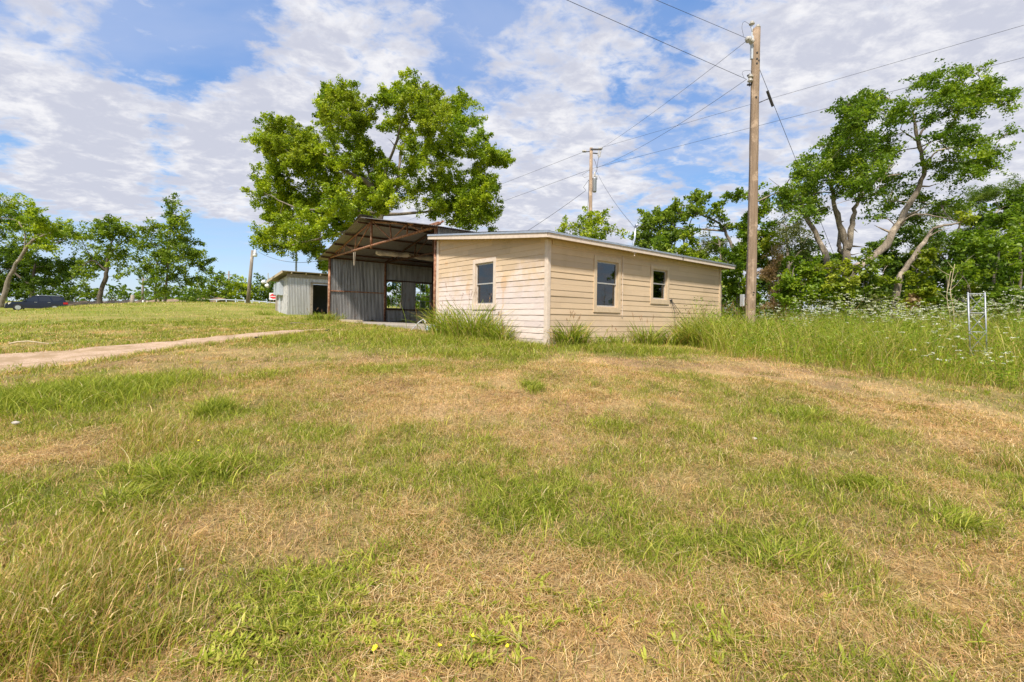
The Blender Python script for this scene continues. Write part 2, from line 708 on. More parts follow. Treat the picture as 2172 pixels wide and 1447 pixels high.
def bark(name, lo, hi, sc=(1, 1, .25)):
    m = Mat(name)
    f = m.noise(m.coord(sc), 14, 6, .7, .4)
    g = m.noise(m.coord(), 2.2, 4, .6)
    c = m.ramp(f, [(.3, lo), (.7, hi)])
    c = m.mix(m.smooth(g, .5, .7), c, tuple(x * 1.35 for x in hi))
    m.base(c).set(.9, 0, .2).bump(f, 1.0, .06)
    M[name] = m.m


bark('bark_grey', (.13, .105, .08), (.30, .25, .19))
bark('bark_pale', (.13, .10, .072), (.38, .31, .23))
bark('bark_dark', (.06, .048, .036), (.15, .12, .09))
bark('pole_wood', (.20, .135, .085), (.40, .29, .195), (1, 1, .05))
bark('pole_grey', (.17, .14, .11), (.32, .27, .215), (1, 1, .06))

# glass: real panes, see-through with a sheen
m = Mat('window_glass')
m.nt.nodes.remove(m.b)
tr = m.n('ShaderNodeBsdfTransparent')
tr.inputs[0].default_value = (.50, .58, .56, 1)
gl = m.n('ShaderNodeBsdfGlossy')
gl.inputs['Roughness'].default_value = .02
fr = m.n('ShaderNodeFresnel')
fr.inputs[0].default_value = 2.0
wv = m.noise(m.coord(), 2.5, 2, .5)
bp_ = m.n('ShaderNodeBump')
bp_.inputs['Strength'].default_value = .06
bp_.inputs['Distance'].default_value = .02
m.l(wv, bp_.inputs['Height'])
m.l(bp_.outputs[0], gl.inputs['Normal'])
mx = m.n('ShaderNodeMixShader')
m.l(fr.outputs[0], mx.inputs[0])
m.l(tr.outputs[0], mx.inputs[1])
m.l(gl.outputs[0], mx.inputs[2])
m.l(mx.outputs[0], m.out.inputs[0])
M['window_glass'] = m.m

# ground: soil, thatch and green read from the mesh, broken up by noise
m = Mat('meadow_soil')
a = m.n('ShaderNodeAttribute', attribute_name='Col')
v = m.coord(kind='Object')
f1 = m.noise(v, 26, 6, .75)
f2 = m.noise(v, 5, 5, .65)
f3 = m.noise(m.coord((1, 1, 1)), 95, 3, .7)
c = m.mix(1.0, a.outputs['Color'], m.ramp(f1, [(.25, (.30, .28, .27)), (.5, (.78, .76, .73)), (.75, (1.35, 1.3, 1.2))]), 'MULTIPLY')
c = m.mix(1.0, c, m.ramp(f2, [(.3, (.72, .76, .70)), (.7, (1.2, 1.15, 1.1))]), 'MULTIPLY')
c = m.mix(1.0, c, m.ramp(f3, [(.3, (.6, .6, .6)), (.7, (1.3, 1.3, 1.3))]), 'MULTIPLY')
m.base(c).set(.95, 0, .1).bump(f1, .6, .03)
M['meadow_soil'] = m.m

m = Mat('gravel_dirt')
v = m.coord()
f1 = m.noise(v, 40, 4, .8)
f2 = m.noise(v, 2.2, 5, .6)
vo = m.n('ShaderNodeTexVoronoi')
vo.inputs['Scale'].default_value = 26
m.l(v, vo.inputs['Vector'])
c = m.ramp(f1, [(.25, (.22, .14, .085)), (.5, (.46, .32, .205)), (.8, (.64, .48, .36))])
c = m.mix(m.smooth(vo.outputs['Distance'], .34, .10), c, (.64, .50, .40))
c = m.mix(m.smooth(f2, .42, .62), c, (.34, .235, .135))
m.base(c).set(.95, 0, .1).bump(f1, .5, .02)
M['gravel_dirt'] = m.m
# ------------------------------------------------------------------ ground colours
_SPOTS = []
for (px, py, rx, ry, amp) in (
        (120, 850, 230, 32, .65), (480, 880, 60, 22, .5), (800, 790, 90, 15, .35), (380, 1010, 140, 45, .5), (640, 1330, 230, 110, .45),
        (1150, 1080, 130, 60, .28), (1680, 880, 110, 18, .5), (1600, 1160, 180, 50, .30), (1800, 1060, 150, 50, .30),
        (2050, 1110, 100, 40, .35), (880, 735, 260, 16, .55), (1350, 748, 300, 10, .5), (620, 720, 90, 12, .4), (1130, 822, 25, 10, .5),
        (950, 835, 330, 40, -.28), (1560, 800, 260, 22, -.28), (150, 965, 160, 50, -.5), (1180, 960, 110, 55, -.35),
        (1700, 1330, 320, 100, -.22), (1250, 1220, 150, 60, -.28), (1800, 985, 220, 25, -.28), (1000, 870, 200, 20, -.2), (200, 1250, 260, 150, -.18)):
    c0, c1 = ground_at(px, py), ground_at(px, py - ry)
    c2 = ground_at(px, py + ry)
    _SPOTS.append((c0.x, c0.y, rx / FOC * c0.y, max(.25, (c1.y - c2.y) / 2), amp))


def green(x, y):
    g = .35 + 1.35 * (fbm(x * .55, y * .55, 5, 3) - .5) + .95 * (fbm(x * 2.1, y * 2.1, 8, 3) - .5)
    for (cx, cy, rx, ry, a) in _SPOTS:
        g = g + a * np.exp(-((x - cx) / rx) ** 2 - ((y - cy) / ry) ** 2)
    far = np.clip((np.hypot(x, y) - 13) / 8, 0, 1)
    return np.clip(g + far * (.30 + .5 * (fbm(x * .22, y * .3, 19, 3) - .45)), 0, 1)


SOIL = np.array((.34, .215, .125))
THATCH = np.array((.66, .455, .235))
TURF = np.array((.20, .215, .05))


def ground_col(x, y):
    g = green(x, y)[:, None]
    t = np.clip((fbm(x * 1.3 + 40, y * 1.3, 21, 4)[:, None] - .5) * 1.9 + .55, 0, 1)
    dry = SOIL * (1 - t) + THATCH * t
    c = dry * (1 - g) + TURF * g
    d = np.hypot(x, y)[:, None]
    # far off, single blades are no longer built: the sheet carries the colour of the whole sward
    w = np.clip((d - 10) / 22, 0, 1)
    sward = np.array((.48, .39, .14)) * (1 - g) + np.array((.26, .30, .05)) * g
    near = (.88 + .12 * np.clip((d - 3) / 14, 0, 1))
    return c * near * (1 - w) + sward * w


def build_ground():
    n = 430
    u = np.linspace(-1, 1, n)
    ax = 7.5 * np.sinh(6 * u)
    gx, gy = np.meshgrid(ax, ax + 7)
    x, y = gx.ravel(), gy.ravel()
    z = gh(x, y)
    q = np.arange(n * n).reshape(n, n)
    quads = np.stack([q[:-1, :-1], q[:-1, 1:], q[1:, 1:], q[1:, :-1]], -1).reshape(-1, 4)
    o = np_obj('ground', np.stack([x, y, z], 1), quads, None, M['meadow_soil'], None, ground_col(x, y), smooth=True)
    tag(o, kind='structure')


_base_gh = gh


def gh(x, y, bumps=True):
    x = np.asarray(x, float)
    y = np.asarray(y, float)
    a = _base_gh(x, y, False)
    if not bumps:
        return a
    k = np.clip(1 - (np.hypot(x, y) - 10) / 16, 0, 1)
    s, t = st(x, y)
    k = k * ~((s > -.12) & (s < 9.4) & (t > 0) & (t < 16.62))
    return a + k * ((fbm(x * 0.9, y * 0.9, 3, 3) - .5) * 0.11 + (vnoise(x * 3.1, y * 3.1, 9) - .5) * 0.055)


build_ground()

# driveway: a worn strip of pale gravelly dirt
UP = [(-700, 800), (-300, 772), (0, 753), (150, 742), (300, 729), (450, 715), (560, 707), (640, 702), (690, 699)]
LO = [(-700, 900), (-300, 842), (0, 796), (150, 776), (300, 751), (450, 732), (560, 718), (640, 708), (690, 703)]
_u = [ground_at(*p) for p in UP[2:]]
_l = [ground_at(*p) for p in LO[2:]]
_du, _dl = (_u[0] - _u[1]), (_l[0] - _l[1])
_u = [_u[0] + _du * 6, _u[0] + _du * 3] + _u
_l = [_l[0] + _dl * 6, _l[0] + _dl * 3] + _l


def resample(pl, n):
    pl = np.array([(p.x, p.y) for p in pl])
    d = np.concatenate([[0], np.cumsum(np.hypot(*np.diff(pl, axis=0).T))])
    s = np.linspace(0, d[-1], n)
    return np.stack([np.interp(s, d, pl[:, 0]), np.interp(s, d, pl[:, 1])], 1)


DU, DL = resample(_u, 140), resample(_l, 140)


def in_drive(x, y, grow=0.0):
    """how far inside the driveway, as a rough 0..1 across it (outside: <0)"""
    best = np.full(np.shape(x), -1.0)
    mids, half = (DU + DL) / 2, np.hypot(*(DU - DL).T) / 2
    for i in range(0, 140, 2):
        d = np.hypot(x - mids[i, 0], y - mids[i, 1])
        best = np.maximum(best, 1 - d / (half[i] * .92 + grow + .05))
    return best


def build_drive():
    nw = 14
    V, col = [], []
    for i in range(140):
        for k in range(nw):
            f = k / (nw - 1)
            e = (fbm(np.array([i * .35]), np.array([k * 3.0]), 31, 3)[0] - .5) * .5
            f2 = f + (e * .45 if k in (0, nw - 1) else e * .12)
            V.append(DU[i] * (1 - f2) + DL[i] * f2)
    V = np.array(V)
    k = np.tile(np.arange(nw), 140) / (nw - 1)
    lift = .045 * np.clip(np.minimum(k, 1 - k) * 6, -.6, 1)
    z = gh(V[:, 0], V[:, 1]) + lift + (fbm(V[:, 0] * 3, V[:, 1] * 3, 77, 2) - .5) * .03
    q = np.arange(140 * nw).reshape(140, nw)
    quads = np.stack([q[:-1, :-1], q[1:, :-1], q[1:, 1:], q[:-1, 1:]], -1).reshape(-1, 4)
    o = np_obj('driveway', np.column_stack([V, z]), quads, None, M['gravel_dirt'], None, None, smooth=True)
    tag(o, kind='structure')


build_drive()

# the dirt bank of the road beyond the crest
b0, b1 = at(138, 634, 68), at(480, 642, 66)
mb = MB()
nn = 40
for i in range(nn + 1):
    p = b0.lerp(b1, i / nn)
    g = ghf(p.x, p.y)
    mb.v += [(p.x - 1.2, p.y - 1.6, g - .2), (p.x, p.y, g + .62 + .1 * math.sin(i * 1.7)), (p.x + 1.5, p.y + 2, g - .2)]
for i in range(nn):
    for k in range(2):
        mb.f.append((3 * i + k, 3 * i + 3 + k, 3 * i + 4 + k, 3 * i + 1 + k))
plain('bank_dirt', (.30, .21, .13), .95, var=.4, scale=2)
tag(mb.build('dirt_bank', M['bank_dirt'], None, True), kind='structure')

# ------------------------------------------------------------------ the house
HROOT = Vector((CORN.x, CORN.y, HZ))
HX, HY = 8.65, 5.30
SL = 0.115                                # roof slope, rising away from the long wall
Z0 = 2.585                                # wall height at the long wall


def board_wall(name, along, length, topf, holes, phase, mat, parent):
    """lapped boards; along 'x' (outward -y) or 'y' (outward -x); holes = (a0,a1,z0,z1)"""
    mb = MB()
    exp_ = .15
    zs = -0.12
    k0 = math.floor((zs - phase) / exp_)
    rr = random.Random(len(name))
    while True:
        za = phase + k0 * exp_
        zb = za + exp_
        k0 += 1
        if za > topf(length) and za > topf(0):
            break
        # the runs of this board between the holes
        cuts = sorted({0.0, length} | {c for h in holes if h[2] < zb and h[3] > za for c in h[:2]})
        more = []
        if abs(topf(0) - topf(length)) > .01:
            more = [i * length / 30 for i in range(1, 30)]
        cuts = sorted(set(cuts) | set(more))
        dz = rr.uniform(-.004, .004)
        wav = [rr.uniform(-.003, .003) for _ in cuts]
        for i, (a, b) in enumerate(zip(cuts[:-1], cuts[1:])):
            mid = (a + b) / 2
            segs = [(za, zb)]
            for h in holes:
                if h[0] < mid < h[1]:
                    new = []
                    for (p, q) in segs:
                        if h[3] <= p or h[2] >= q:
                            new.append((p, q))
                        else:
                            if p < h[2]:
                                new.append((p, h[2]))
                            if q > h[3]:
                                new.append((h[3], q))
                    segs = new
            for (p, q) in segs:
                qa, qb = min(q, topf(a)), min(q, topf(b))
                if qa - p < .002 and qb - p < .002:
                    continue
                qa, qb = max(qa, p), max(qb, p)
                oa = (.014) - .011 * (p - za) / exp_ + dz
                ota = (.014) - .011 * (qa - za) / exp_ + dz
                otb = (.014) - .011 * (qb - za) / exp_ + dz
                oa1, oa2 = oa + wav[i], oa + wav[i + 1]

                def P(t, z, o):
                    return (t, -o, z) if along == 'x' else (-o, t, z)
                vs = [P(a, p, oa1), P(b, p, oa2), P(b, qb, otb), P(a, qa, ota), P(a, p, -.01), P(b, p, -.01)]
                fs = [(0, 1, 2, 3), (4, 5, 1, 0)] if along == 'x' else [(3, 2, 1, 0), (0, 1, 5, 4)]
                mb.add(vs, fs)
    # back sheet so no light leaks through
    return mb.build(name, mat, parent)


def sash_window(parent, along, a0, a1, z0, z1, zm, trim_mat, blind_side):
    """a window part: its trim is the part's mesh; sashes and panes are sub-parts"""
    def B(mb, p0, p1, d0, d1, q0, q1):
        if along == 'x':
            mb.box(p0, p1, -d1, -d0, q0, q1)
        else:
            mb.box(-d1, -d0, p0, p1, q0, q1)
    t = MB()
    B(t, a0 - .115, a0, .0, .036, z0 - .14, z1 + .115)
    B(t, a1, a1 + .115, .0, .036, z0 - .14, z1 + .115)
    B(t, a0, a1, .0, .034, z1, z1 + .115)
    B(t, a0, a1, .0, .040, z0 - .14, z0)
    # reveal
    B(t, a0, a0 + .02, -.10, .0, z0, z1)
    B(t, a1 - .02, a1, -.10, .0, z0, z1)
    B(t, a0 + .02, a1 - .02, -.10, .0, z1 - .02, z1)
    B(t, a0 + .02, a1 - .02, -.10, .0, z0, z0 + .02)
    w = t.build('window', trim_mat, parent, bevel=.004)
    for (nm, p, q, dep) in (('upper_sash', zm - .02, z1 - .02, .030), ('lower_sash', z0 + .02, zm + .015, .058)):
        s = MB()
        x0, x1 = a0 + .02, a1 - .02
        B(s, x0, x0 + .028, -dep - .02, -dep, p, q)
        B(s, x1 - .028, x1, -dep - .02, -dep, p, q)
        B(s, x0 + .028, x1 - .028, -dep - .02, -dep, p, p + .035)
        B(s, x0 + .028, x1 - .028, -dep - .02, -dep, q - .03, q)
        s.build(nm, M['aluminium'], w)
        g = MB()
        B(g, x0 + .028, x1 - .028, -dep - .013, -dep - .009, p + .035, q - .03)
        g.build('pane', M['window_glass'], w)
    c = MB()
    if blind_side:
        lo, hi = (a1 - .16, a1 - .04) if blind_side > 0 else (a0 + .04, a0 + .16)
        B(c, lo, hi, -.16, -.13, z0 + .03, z1 - .03)
        c.build('curtain', M['trim_pale'], w)
    return w


house = empty('house', HROOT, HRZ)
tag(house, 'small tan clapboard house with a low metal shed roof, joined to the open barn', 'house')
flat = lambda a: Z0 + .0
slope = lambda a: Z0 + SL * a
WL = (2.17, 3.07, 1.00, 2.21, 1.61)
WR = (1.80, 2.71, .96, 2.22, 1.62)
WS = (4.40, 5.17, 1.27, 2.20, 1.765)
board_wall('front_wall', 'y', HY, slope, [(WL[0] - .06, WL[1] + .06, WL[2] - .08, WL[3] + .06)], .117, M['siding_bleached'], house)
board_wall('side_wall', 'x', HX, flat, [(w[0] - .06, w[1] + .06, w[2] - .08, w[3] + .06) for w in (WR, WS)], .144, M['siding_tan'], house)
sash_window(house, 'y', *WL, M['trim_pale'], -1)
sash_window(house, 'x', *WR, M['trim_tan'], 1)
sash_window(house, 'x', *WS, M['trim_tan'], 1)
# inner room: dark walls, floor
mb = MB()
mb.add([(.13, .13, .1), (HX - .1, .13, .1), (HX - .1, HY - .1, .1), (.13, HY - .1, .1)], [(0, 1, 2, 3)])
mb.box(HX - .12, HX - .02, .0, HY, -.2, Z0 - .01)
mb.box(.0, HX - .13, HY - .08, HY - .005, -.2, Z0 + SL * HY - .03)
mb.box(3.6, 3.7, .15, HY - .1, .1, Z0 - .02)
mb.build('inner_wall', M['inner_wall'], house)
# corner boards
mb = MB()
mb.box(-.032, -.003, -.032, .080, -.14, Z0 - .02)
mb.box(-.003, .078, -.034, -.003, -.14, Z0 - .02)
mb.build('corner_board', M['trim_pale'], house, bevel=.004)
mb = MB()
mb.box(HX - .10, HX + .02, -.040, -.003, -.3, Z0 - .02)
mb.box(HX + .005, HX + .035, -.002, .1, -.3, Z0 - .02)
mb.build('corner_board', M['trim_tan'], house, bevel=.004)
mb = MB()
mb.box(-.040, -.003, HY - .10, HY + .03, -.14, Z0 + SL * HY - .03)
mb.build('corner_board', M['trim_pale'], house, bevel=.004)
# frieze boards under the eaves
mb = MB()
mb.box(.136, HX - .11, -.028, -.004, Z0 - .14, Z0 - .012)
mb.build('frieze_board', M['trim_tan'], house)
# soffit, fascia, roof
XO, XE, YO, YE = -.30, HX + .46, -.30, HY + .14


def zr(t):
    return Z0 + SL * t


mb = MB()
mb.add([(XO + .02, YO + .02, zr(YO) + .002), (XE - .02, YO + .02, zr(YO) + .002), (XE - .02, YE - .01, zr(YE) + .002), (XO + .02, YE - .01, zr(YE) + .002)], [(0, 1, 2, 3)])
mb.build('soffit', M['soffit'], house)
FH = .115
mb = MB()
mb.box(XO, XE, YO - .02, YO, zr(YO) - .012, zr(YO) + FH)
n = 24
for i in range(n):
    ya, yb = YO + (YE - YO) * i / n, YO + (YE - YO) * (i + 1) / n
    sag = lambda y: -.018 * math.sin(PI * (y - YO) / (YE - YO))
    vs = []
    for (y) in (ya, yb):
        for x in (XO - .02, XO):
            vs += [(x, y, zr(y) - .012 + sag(y)), (x, y, zr(y) + FH + sag(y))]
    mb.add(vs, [(0, 1, 5, 4), (2, 6, 7, 3), (0, 4, 6, 2), (1, 3, 7, 5)] + ([(0, 2, 3, 1)] if i == 0 else []) + ([(4, 5, 7, 6)] if i == n - 1 else []))
mb.box(XE, XE + .02, YO, YE, zr(YO), zr(YO) + FH)
mb.build('fascia', M['trim_pale'], house)
mb = MB()
nr = 150
for i in range(nr + 1):
    x = XO - .035 + (XE - XO + .07) * i / nr
    h = .016 * (1 if i % 10 in (0, 1) else 0) + .004 * math.sin(i * .7)
    for y in (YO - .045, (YO + YE) / 2, YE):
        mb.v.append((x, y, zr(y) + FH + .006 + h + (.03 if y > 1 and y < 4 else .012)))
for i in range(nr):
    for k in range(2):
        mb.f.append((3 * i + k, 3 * i + 3 + k, 3 * i + 4 + k, 3 * i + 1 + k))
mb.build('roof', M['roof_metal'], house)
mb = MB()
n = 20
for i in range(n):
    ya, yb = YO - .04 + (YE - YO + .04) * i / n, YO - .04 + (YE - YO + .04) * (i + 1) / n
    vs = []
    for y in (ya, yb):
        for x in (XO - .042, XO - .022):
            vs += [(x, y, zr(y) + FH - .022), (x, y, zr(y) + FH + .030)]
    mb.add(vs, [(0, 1, 5, 4), (2, 6, 7, 3), (0, 4, 6, 2), (1, 3, 7, 5), (0, 2, 3, 1), (4, 5, 7, 6)])
mb.box(XO - .022, XE + .03, YO - .042, YO - .022, zr(YO) + FH - .022, zr(YO) + FH + .026)
mb.build('drip_edge', M['fresh_steel'], house)
# stain of a bracket on the long fascia, small lamp hook under the eave
mb = MB()
mb.box(5.55, 5.59, YO - .027, YO - .021, zr(YO) - .01, zr(YO) + FH - .03)
mb.build('bracket', M['dark_iron'], house)
mb = MB()
mb.box(2.95, 3.18, -.30, -.24, zr(-.27) - .035, zr(-.27) - .005)
mb.tube([(3.1, -.27, zr(-.27) - .03), (3.1, -.27, zr(-.27) - .10)], .012)
mb.lathe([(.0, -.02), (.022, -.01), (.022, .01), (0, .02)], (3.1, -.27, zr(-.27) - .11))
mb.build('lamp_hook', M['trim_pale'], house)
mb = MB()
mb.tube([(2.90, -.035, Z0 - .15), (2.90, -.035, .72)], .010, 6)
for z in (2.2, 1.85, 1.4, 1.0, .75):
    mb.box(2.885, 2.915, -.048, -.02, z, z + .02)
mb.build('conduit', M['trim_pale'], house)
# service mast on the roof
mb = MB()
mb.tube([(4.9, 1.1, zr(1.1) + .1), (4.93, 1.1, zr(1.1) + .45), (4.98, 1.08, zr(1.1) + .62), (4.98, 1.06, zr(1.1) + 1.0)], .034, 8)
mb.tube([(4.98, 1.06, zr(1.1) + .98), (4.97, 1.02, zr(1.1) + 1.06), (4.95, .97, zr(1.1) + 1.03)], .042, 8)
mb.build('service_mast', M['fresh_steel'], house, True)
MAST = hw(4.98, 1.06, zr(1.1) + .95)

# black cables leaving a hole in the long wall
mb = MB()
mb.tube([(5.36, -.02, 1.27), (5.40, -.06, 1.16), (5.47, -.12, .9), (5.44, -.16, .5), (5.35, -.25, .05)], .008, 5)
mb.tube([(5.43, -.02, 1.28), (5.62, -.10, 1.05), (5.95, -.25, .65), (6.4, -.45, .25), (6.6, -.5, 0)], .008, 5)
mb.tube([(5.43, -.02, 1.26), (5.58, -.10, .98), (5.8, -.22, .6), (6.2, -.4, .25), (6.3, -.5, 0)], .007, 5)
mb.lathe([(0, -.02), (.025, -.02), (.025, .02), (0, .02)], (5.43, -.03, 1.28), 'Y')
mb.lathe([(0, -.02), (.018, -.02), (.018, .02), (0, .02)], (5.36, -.03, 1.27), 'Y')
o = mb.build('cable', M['wire_dark'])
o.location, o.rotation_euler = HROOT, (0, 0, HRZ)
tag(o, 'loose black cables coming out of the long tan wall beside its smaller window', 'cable')

# ------------------------------------------------------------------ the open barn
BY0, BY1, BX1 = 5.44, 16.6, 9.25
BMID = (BY0 + BY1) / 2
CHD = 3.67                                # truss chord height
RISE = 1.13
FLR = .32


def corrug(mb, a0, a1, z0, z1, plane, pos, amp=.015, pitch=.080, a_is_x=True, zslope=None, ph=0.0):
    """upright corrugated sheet, running along x (a_is_x) at y=pos, or along y at x=pos"""
    n = max(2, int((a1 - a0) / pitch * 6))
    base = len(mb.v)
    for i in range(n + 1):
        a = a0 + (a1 - a0) * i / n
        o = amp * math.sin(2 * PI * (a + ph) / pitch)
        zt = z1 if zslope is None else zslope(a)
        for z in (z0, zt):
            mb.v.append((a, pos + o, z) if a_is_x else (pos + o, a, z))
    for i in range(n):
        mb.f.append((base + 2 * i, base + 2 * i + 2, base + 2 * i + 3, base + 2 * i + 1))


barn = empty('barn', HROOT, HRZ)
tag(barn, 'open-fronted corrugated metal barn with rusty roof trusses, left of the tan house', 'barn')
W1, W2 = (3.16, 4.13, 1.07, 2.63), (4.97, 5.99, 1.07, 2.63)
mb = MB()
BB = .22
corrug(mb, .05, W1[0], BB, CHD + .02, 'x', BY1)
corrug(mb, W1[0], W1[1], W1[3], CHD + .02, 'x', BY1)
corrug(mb, W1[0], W1[1], BB, W1[2], 'x', BY1)
corrug(mb, W1[1], W2[0], BB, CHD + .02, 'x', BY1)
corrug(mb, W2[0], W2[1], W2[3], CHD + .02, 'x', BY1)
corrug(mb, W2[0], W2[1], BB, W2[2], 'x', BY1)
corrug(mb, W2[1], BX1, BB, CHD + .02, 'x', BY1)
mb.build('side_wall', M['tin_grey'], barn, True)
mb = MB()
corrug(mb, BY0, BY1, BB, 0, 'y', BX1, a_is_x=False, zslope=lambda a: CHD + RISE * (1 - abs(a - BMID) / (BY1 - BMID)) - .03)
mb.build('back_wall', M['tin_grey'], barn, True)
mb = MB()
corrug(mb, .05, BX1, BB, CHD - .03, 'x', BY0)
mb.build('house_side_wall', M['tin_grey'], barn, True)
# slab with a thick edge
mb = MB()
mb.box(-.16, BX1 + .1, BY0 + .06, BY1 - .05, FLR - .35, FLR)
mb.build('floor_slab', M['concrete'], barn, bevel=.02)
# posts
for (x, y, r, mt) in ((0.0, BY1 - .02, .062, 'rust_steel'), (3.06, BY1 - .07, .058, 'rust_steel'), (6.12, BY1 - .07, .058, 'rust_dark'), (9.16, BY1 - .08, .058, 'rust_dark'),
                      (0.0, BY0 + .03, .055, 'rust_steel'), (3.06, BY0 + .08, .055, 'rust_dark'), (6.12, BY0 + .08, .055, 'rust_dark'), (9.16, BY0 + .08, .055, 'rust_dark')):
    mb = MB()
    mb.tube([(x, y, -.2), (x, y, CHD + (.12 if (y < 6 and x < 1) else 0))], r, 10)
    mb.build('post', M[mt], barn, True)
# girts on the windowed wall
mb = MB()
mb.box(.06, 3.0, BY1 - .075, BY1 - .018, 1.90, 1.955)
mb.build('girt', M['rust_steel'], barn)
mb = MB()
mb.box(3.12, 6.06, BY1 - .085, BY1 - .018, W1[3] + .015, W1[3] + .075)
mb.build('girt', M['rust_dark'], barn)
mb = MB()
mb.box(3.12, 6.06, BY1 - .16, BY1 - .018, W1[2] - .085, W1[2] - .015)
mb.build('window_ledge', M['rust_dark'], barn)
mb = MB()
mb.box(6.18, 9.1, BY1 - .075, BY1 - .018, 1.90, 1.955)
mb.build('girt', M['rust_dark'], barn)
mb = MB()
mb.box(5.98, 6.10, BY1 - .20, BY1 - .03, .32, .98)
mb.build('bracket', M['rust_dark'], barn)
# broken steel windows
for (a0, a1, z0, z1), kind in ((W1, 0), (W2, 1)):
    mb = MB()
    y0, y1 = BY1 - .03, BY1 + .02
    for (p, q, r, s) in ((a0, a0 + .035, z0, z1), (a1 - .035, a1, z0, z1), (a0 + .035, a1 - .035, z0, z0 + .035), (a0 + .035, a1 - .035, z1 - .035, z1)):
        mb.box(p, q, y0, y1, r, s)
    wf = mb.build('window', M['wood_grey'], barn)
    mb = MB()
    w_, h_ = a1 - a0, z1 - z0
    if kind == 0:
        bars_v = [(.66, .02, 1.0), (.32, .02, .34)]
        bars_h = [(.36, .3, 1.0), (.66, .62, 1.0)]
    else:
        bars_v = [(.34, .02, .30), (.68, .02, .30), (.34, .42, .98), (.68, .66, .98)]
        bars_h = [(.32, 0, 1), (.66, 0, 1.0), (.52, .0, 1.0)]
    for (f, g0, g1) in bars_v:
        mb.box(a0 + f * w_ - .011, a0 + f * w_ + .011, y0 + .012, y1 - .012, z0 + g0 * h_, z0 + g1 * h_)
    for (f, g0, g1) in bars_h:
        mb.box(a0 + g0 * w_ + .03, a0 + g1 * w_ - .03, y0 + .011, y1 - .011, z0 + f * h_ - .013, z0 + f * h_ + .013)
    mb.build('glazing_bars', M['white_paint'], wf)
    for (f0, f1, g0, g1) in (((.35, .65, .70, .96),) if kind == 0 else ((.36, .67, .06, .31), (.04, .33, .34, .50), (.36, .66, .70, .95))):
        mb = MB()
        mb.box(a0 + f0 * w_, a0 + f1 * w_, y0 + .022, y0 + .026, z0 + g0 * h_, z0 + g1 * h_)
        mb.build('pane', M['window_glass'], wf)


def roofz(y, off=0.0):
    return CHD + RISE * (1 - abs(y - BMID) / (BY1 - BMID)) + off


# trusses
def truss(x, name_mat):
    mb = MB()
    L, R = BY1 - .05, BY0 + .05
    H = BY1 - BMID
    mb.tube([(x, L, CHD), (x, R, CHD)], .050, 8)
    top = (x, BMID, CHD + RISE - .10)
    mb.tube([(x, L, CHD + .03), top], .040, 8)
    mb.tube([(x, R, CHD + .03), top], .040, 8)
    mb.tube([(x - .02, BMID, CHD - .13), (x - .02, BMID, CHD + RISE - .05)], .055, 8)

    def tz(f):
        return CHD + (RISE - .10) * (1 - f)
    for sg in (1, -1):
        Y = lambda f: BMID + sg * f * (H - .05)
        mb.tube([(x, Y(.36), CHD), (x, Y(.03), tz(.05) - .02)], .030, 6)     # from the king post down
        mb.tube([(x, Y(.36), CHD), (x, Y(.33), tz(.33))], .030, 6)
        mb.tube([(x, Y(.37), CHD), (x, Y(.60), tz(.60))], .030, 6)
        mb.tube([(x, Y(.61), CHD), (x, Y(.61), tz(.61))], .030, 6)
        mb.tube([(x, Y(.80), CHD), (x, Y(.63), tz(.63))], .030, 6)
        mb.tube([(x, Y(.82), CHD), (x, Y(.82), tz(.82))], .026, 6)
    return mb.build('truss', M[name_mat], barn, True)


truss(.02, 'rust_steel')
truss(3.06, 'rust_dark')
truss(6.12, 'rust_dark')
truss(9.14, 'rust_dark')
# purlins
for sg in (1, -1):
    for f in (.08, .36, .62, .86, .99):
        y = BMID + sg * f * (BY1 - BMID)
        mb = MB()
        mb.beam((-.45, y, roofz(y) - .025), (BX1 + .2, y, roofz(y) - .025), .05, .07)
        mb.build('purlin', M['rust_dark'], barn)


# roof sheets, corrugated down the slope
def roof_sheet(y_eave, name):
    mb = MB()
    pitch, amp = .080, .012
    x0, x1 = -.50, BX1 + .30
    n = int((x1 - x0) / pitch * 6)
    for i in range(n + 1):
        x = x0 + (x1 - x0) * i / n
        o = amp * math.sin(2 * PI * x / pitch)
        sh = int((x - x0) / .66)
        wob = ((sh * 7919) % 13 / 13 - .5)
        y1 = y_eave + (.06 * wob if y_eave > BMID else .10 * wob)
        for f in (0, .5, 1):
            y = BMID + (y1 - BMID) * f
            mb.v.append((x, y, roofz(y, .022) + o + wob * .02 + (.05 if sh == 0 and f == 0 and y_eave > BMID else 0)))
    for i in range(n):
        for k in range(2):
            a = 3 * i + k
            mb.f.append((a, a + 1, a + 4, a + 3) if y_eave < BMID else (a, a + 3, a + 4, a + 1))
    return mb.build(name, M['tin_roof'], barn, True)


roof_sheet(BY1 + .56, 'roof_slope')
roof_sheet(BY0 - .36, 'roof_slope')
mb = MB()
for sg in (1, -1):
    mb.add([(-.45, BMID, roofz(BMID, .06)), (BX1 + .3, BMID, roofz(BMID, .06)), (BX1 + .3, BMID + sg * .2, roofz(BMID + .2, .055)), (-.45, BMID + sg * .2, roofz(BMID + .2, .055))],
           [(0, 1, 2, 3)])
# a sheet that the wind has lifted at the ridge
vs = []
for i in range(25):
    y = .0
    for f in (0, 1):
        x = -.52 + .62 * i / 24
        vs.append((x, BMID + .05 + .65 * f, roofz(BMID + .05 + .65 * f, .06) + .10 * (1 - f) + .011 * math.sin(2 * PI * x / .08)))
mb.add(vs, [(2 * i, 2 * i + 2, 2 * i + 3, 2 * i + 1) for i in range(24)])
mb.build('ridge_cap', M['tin_roof'], barn)
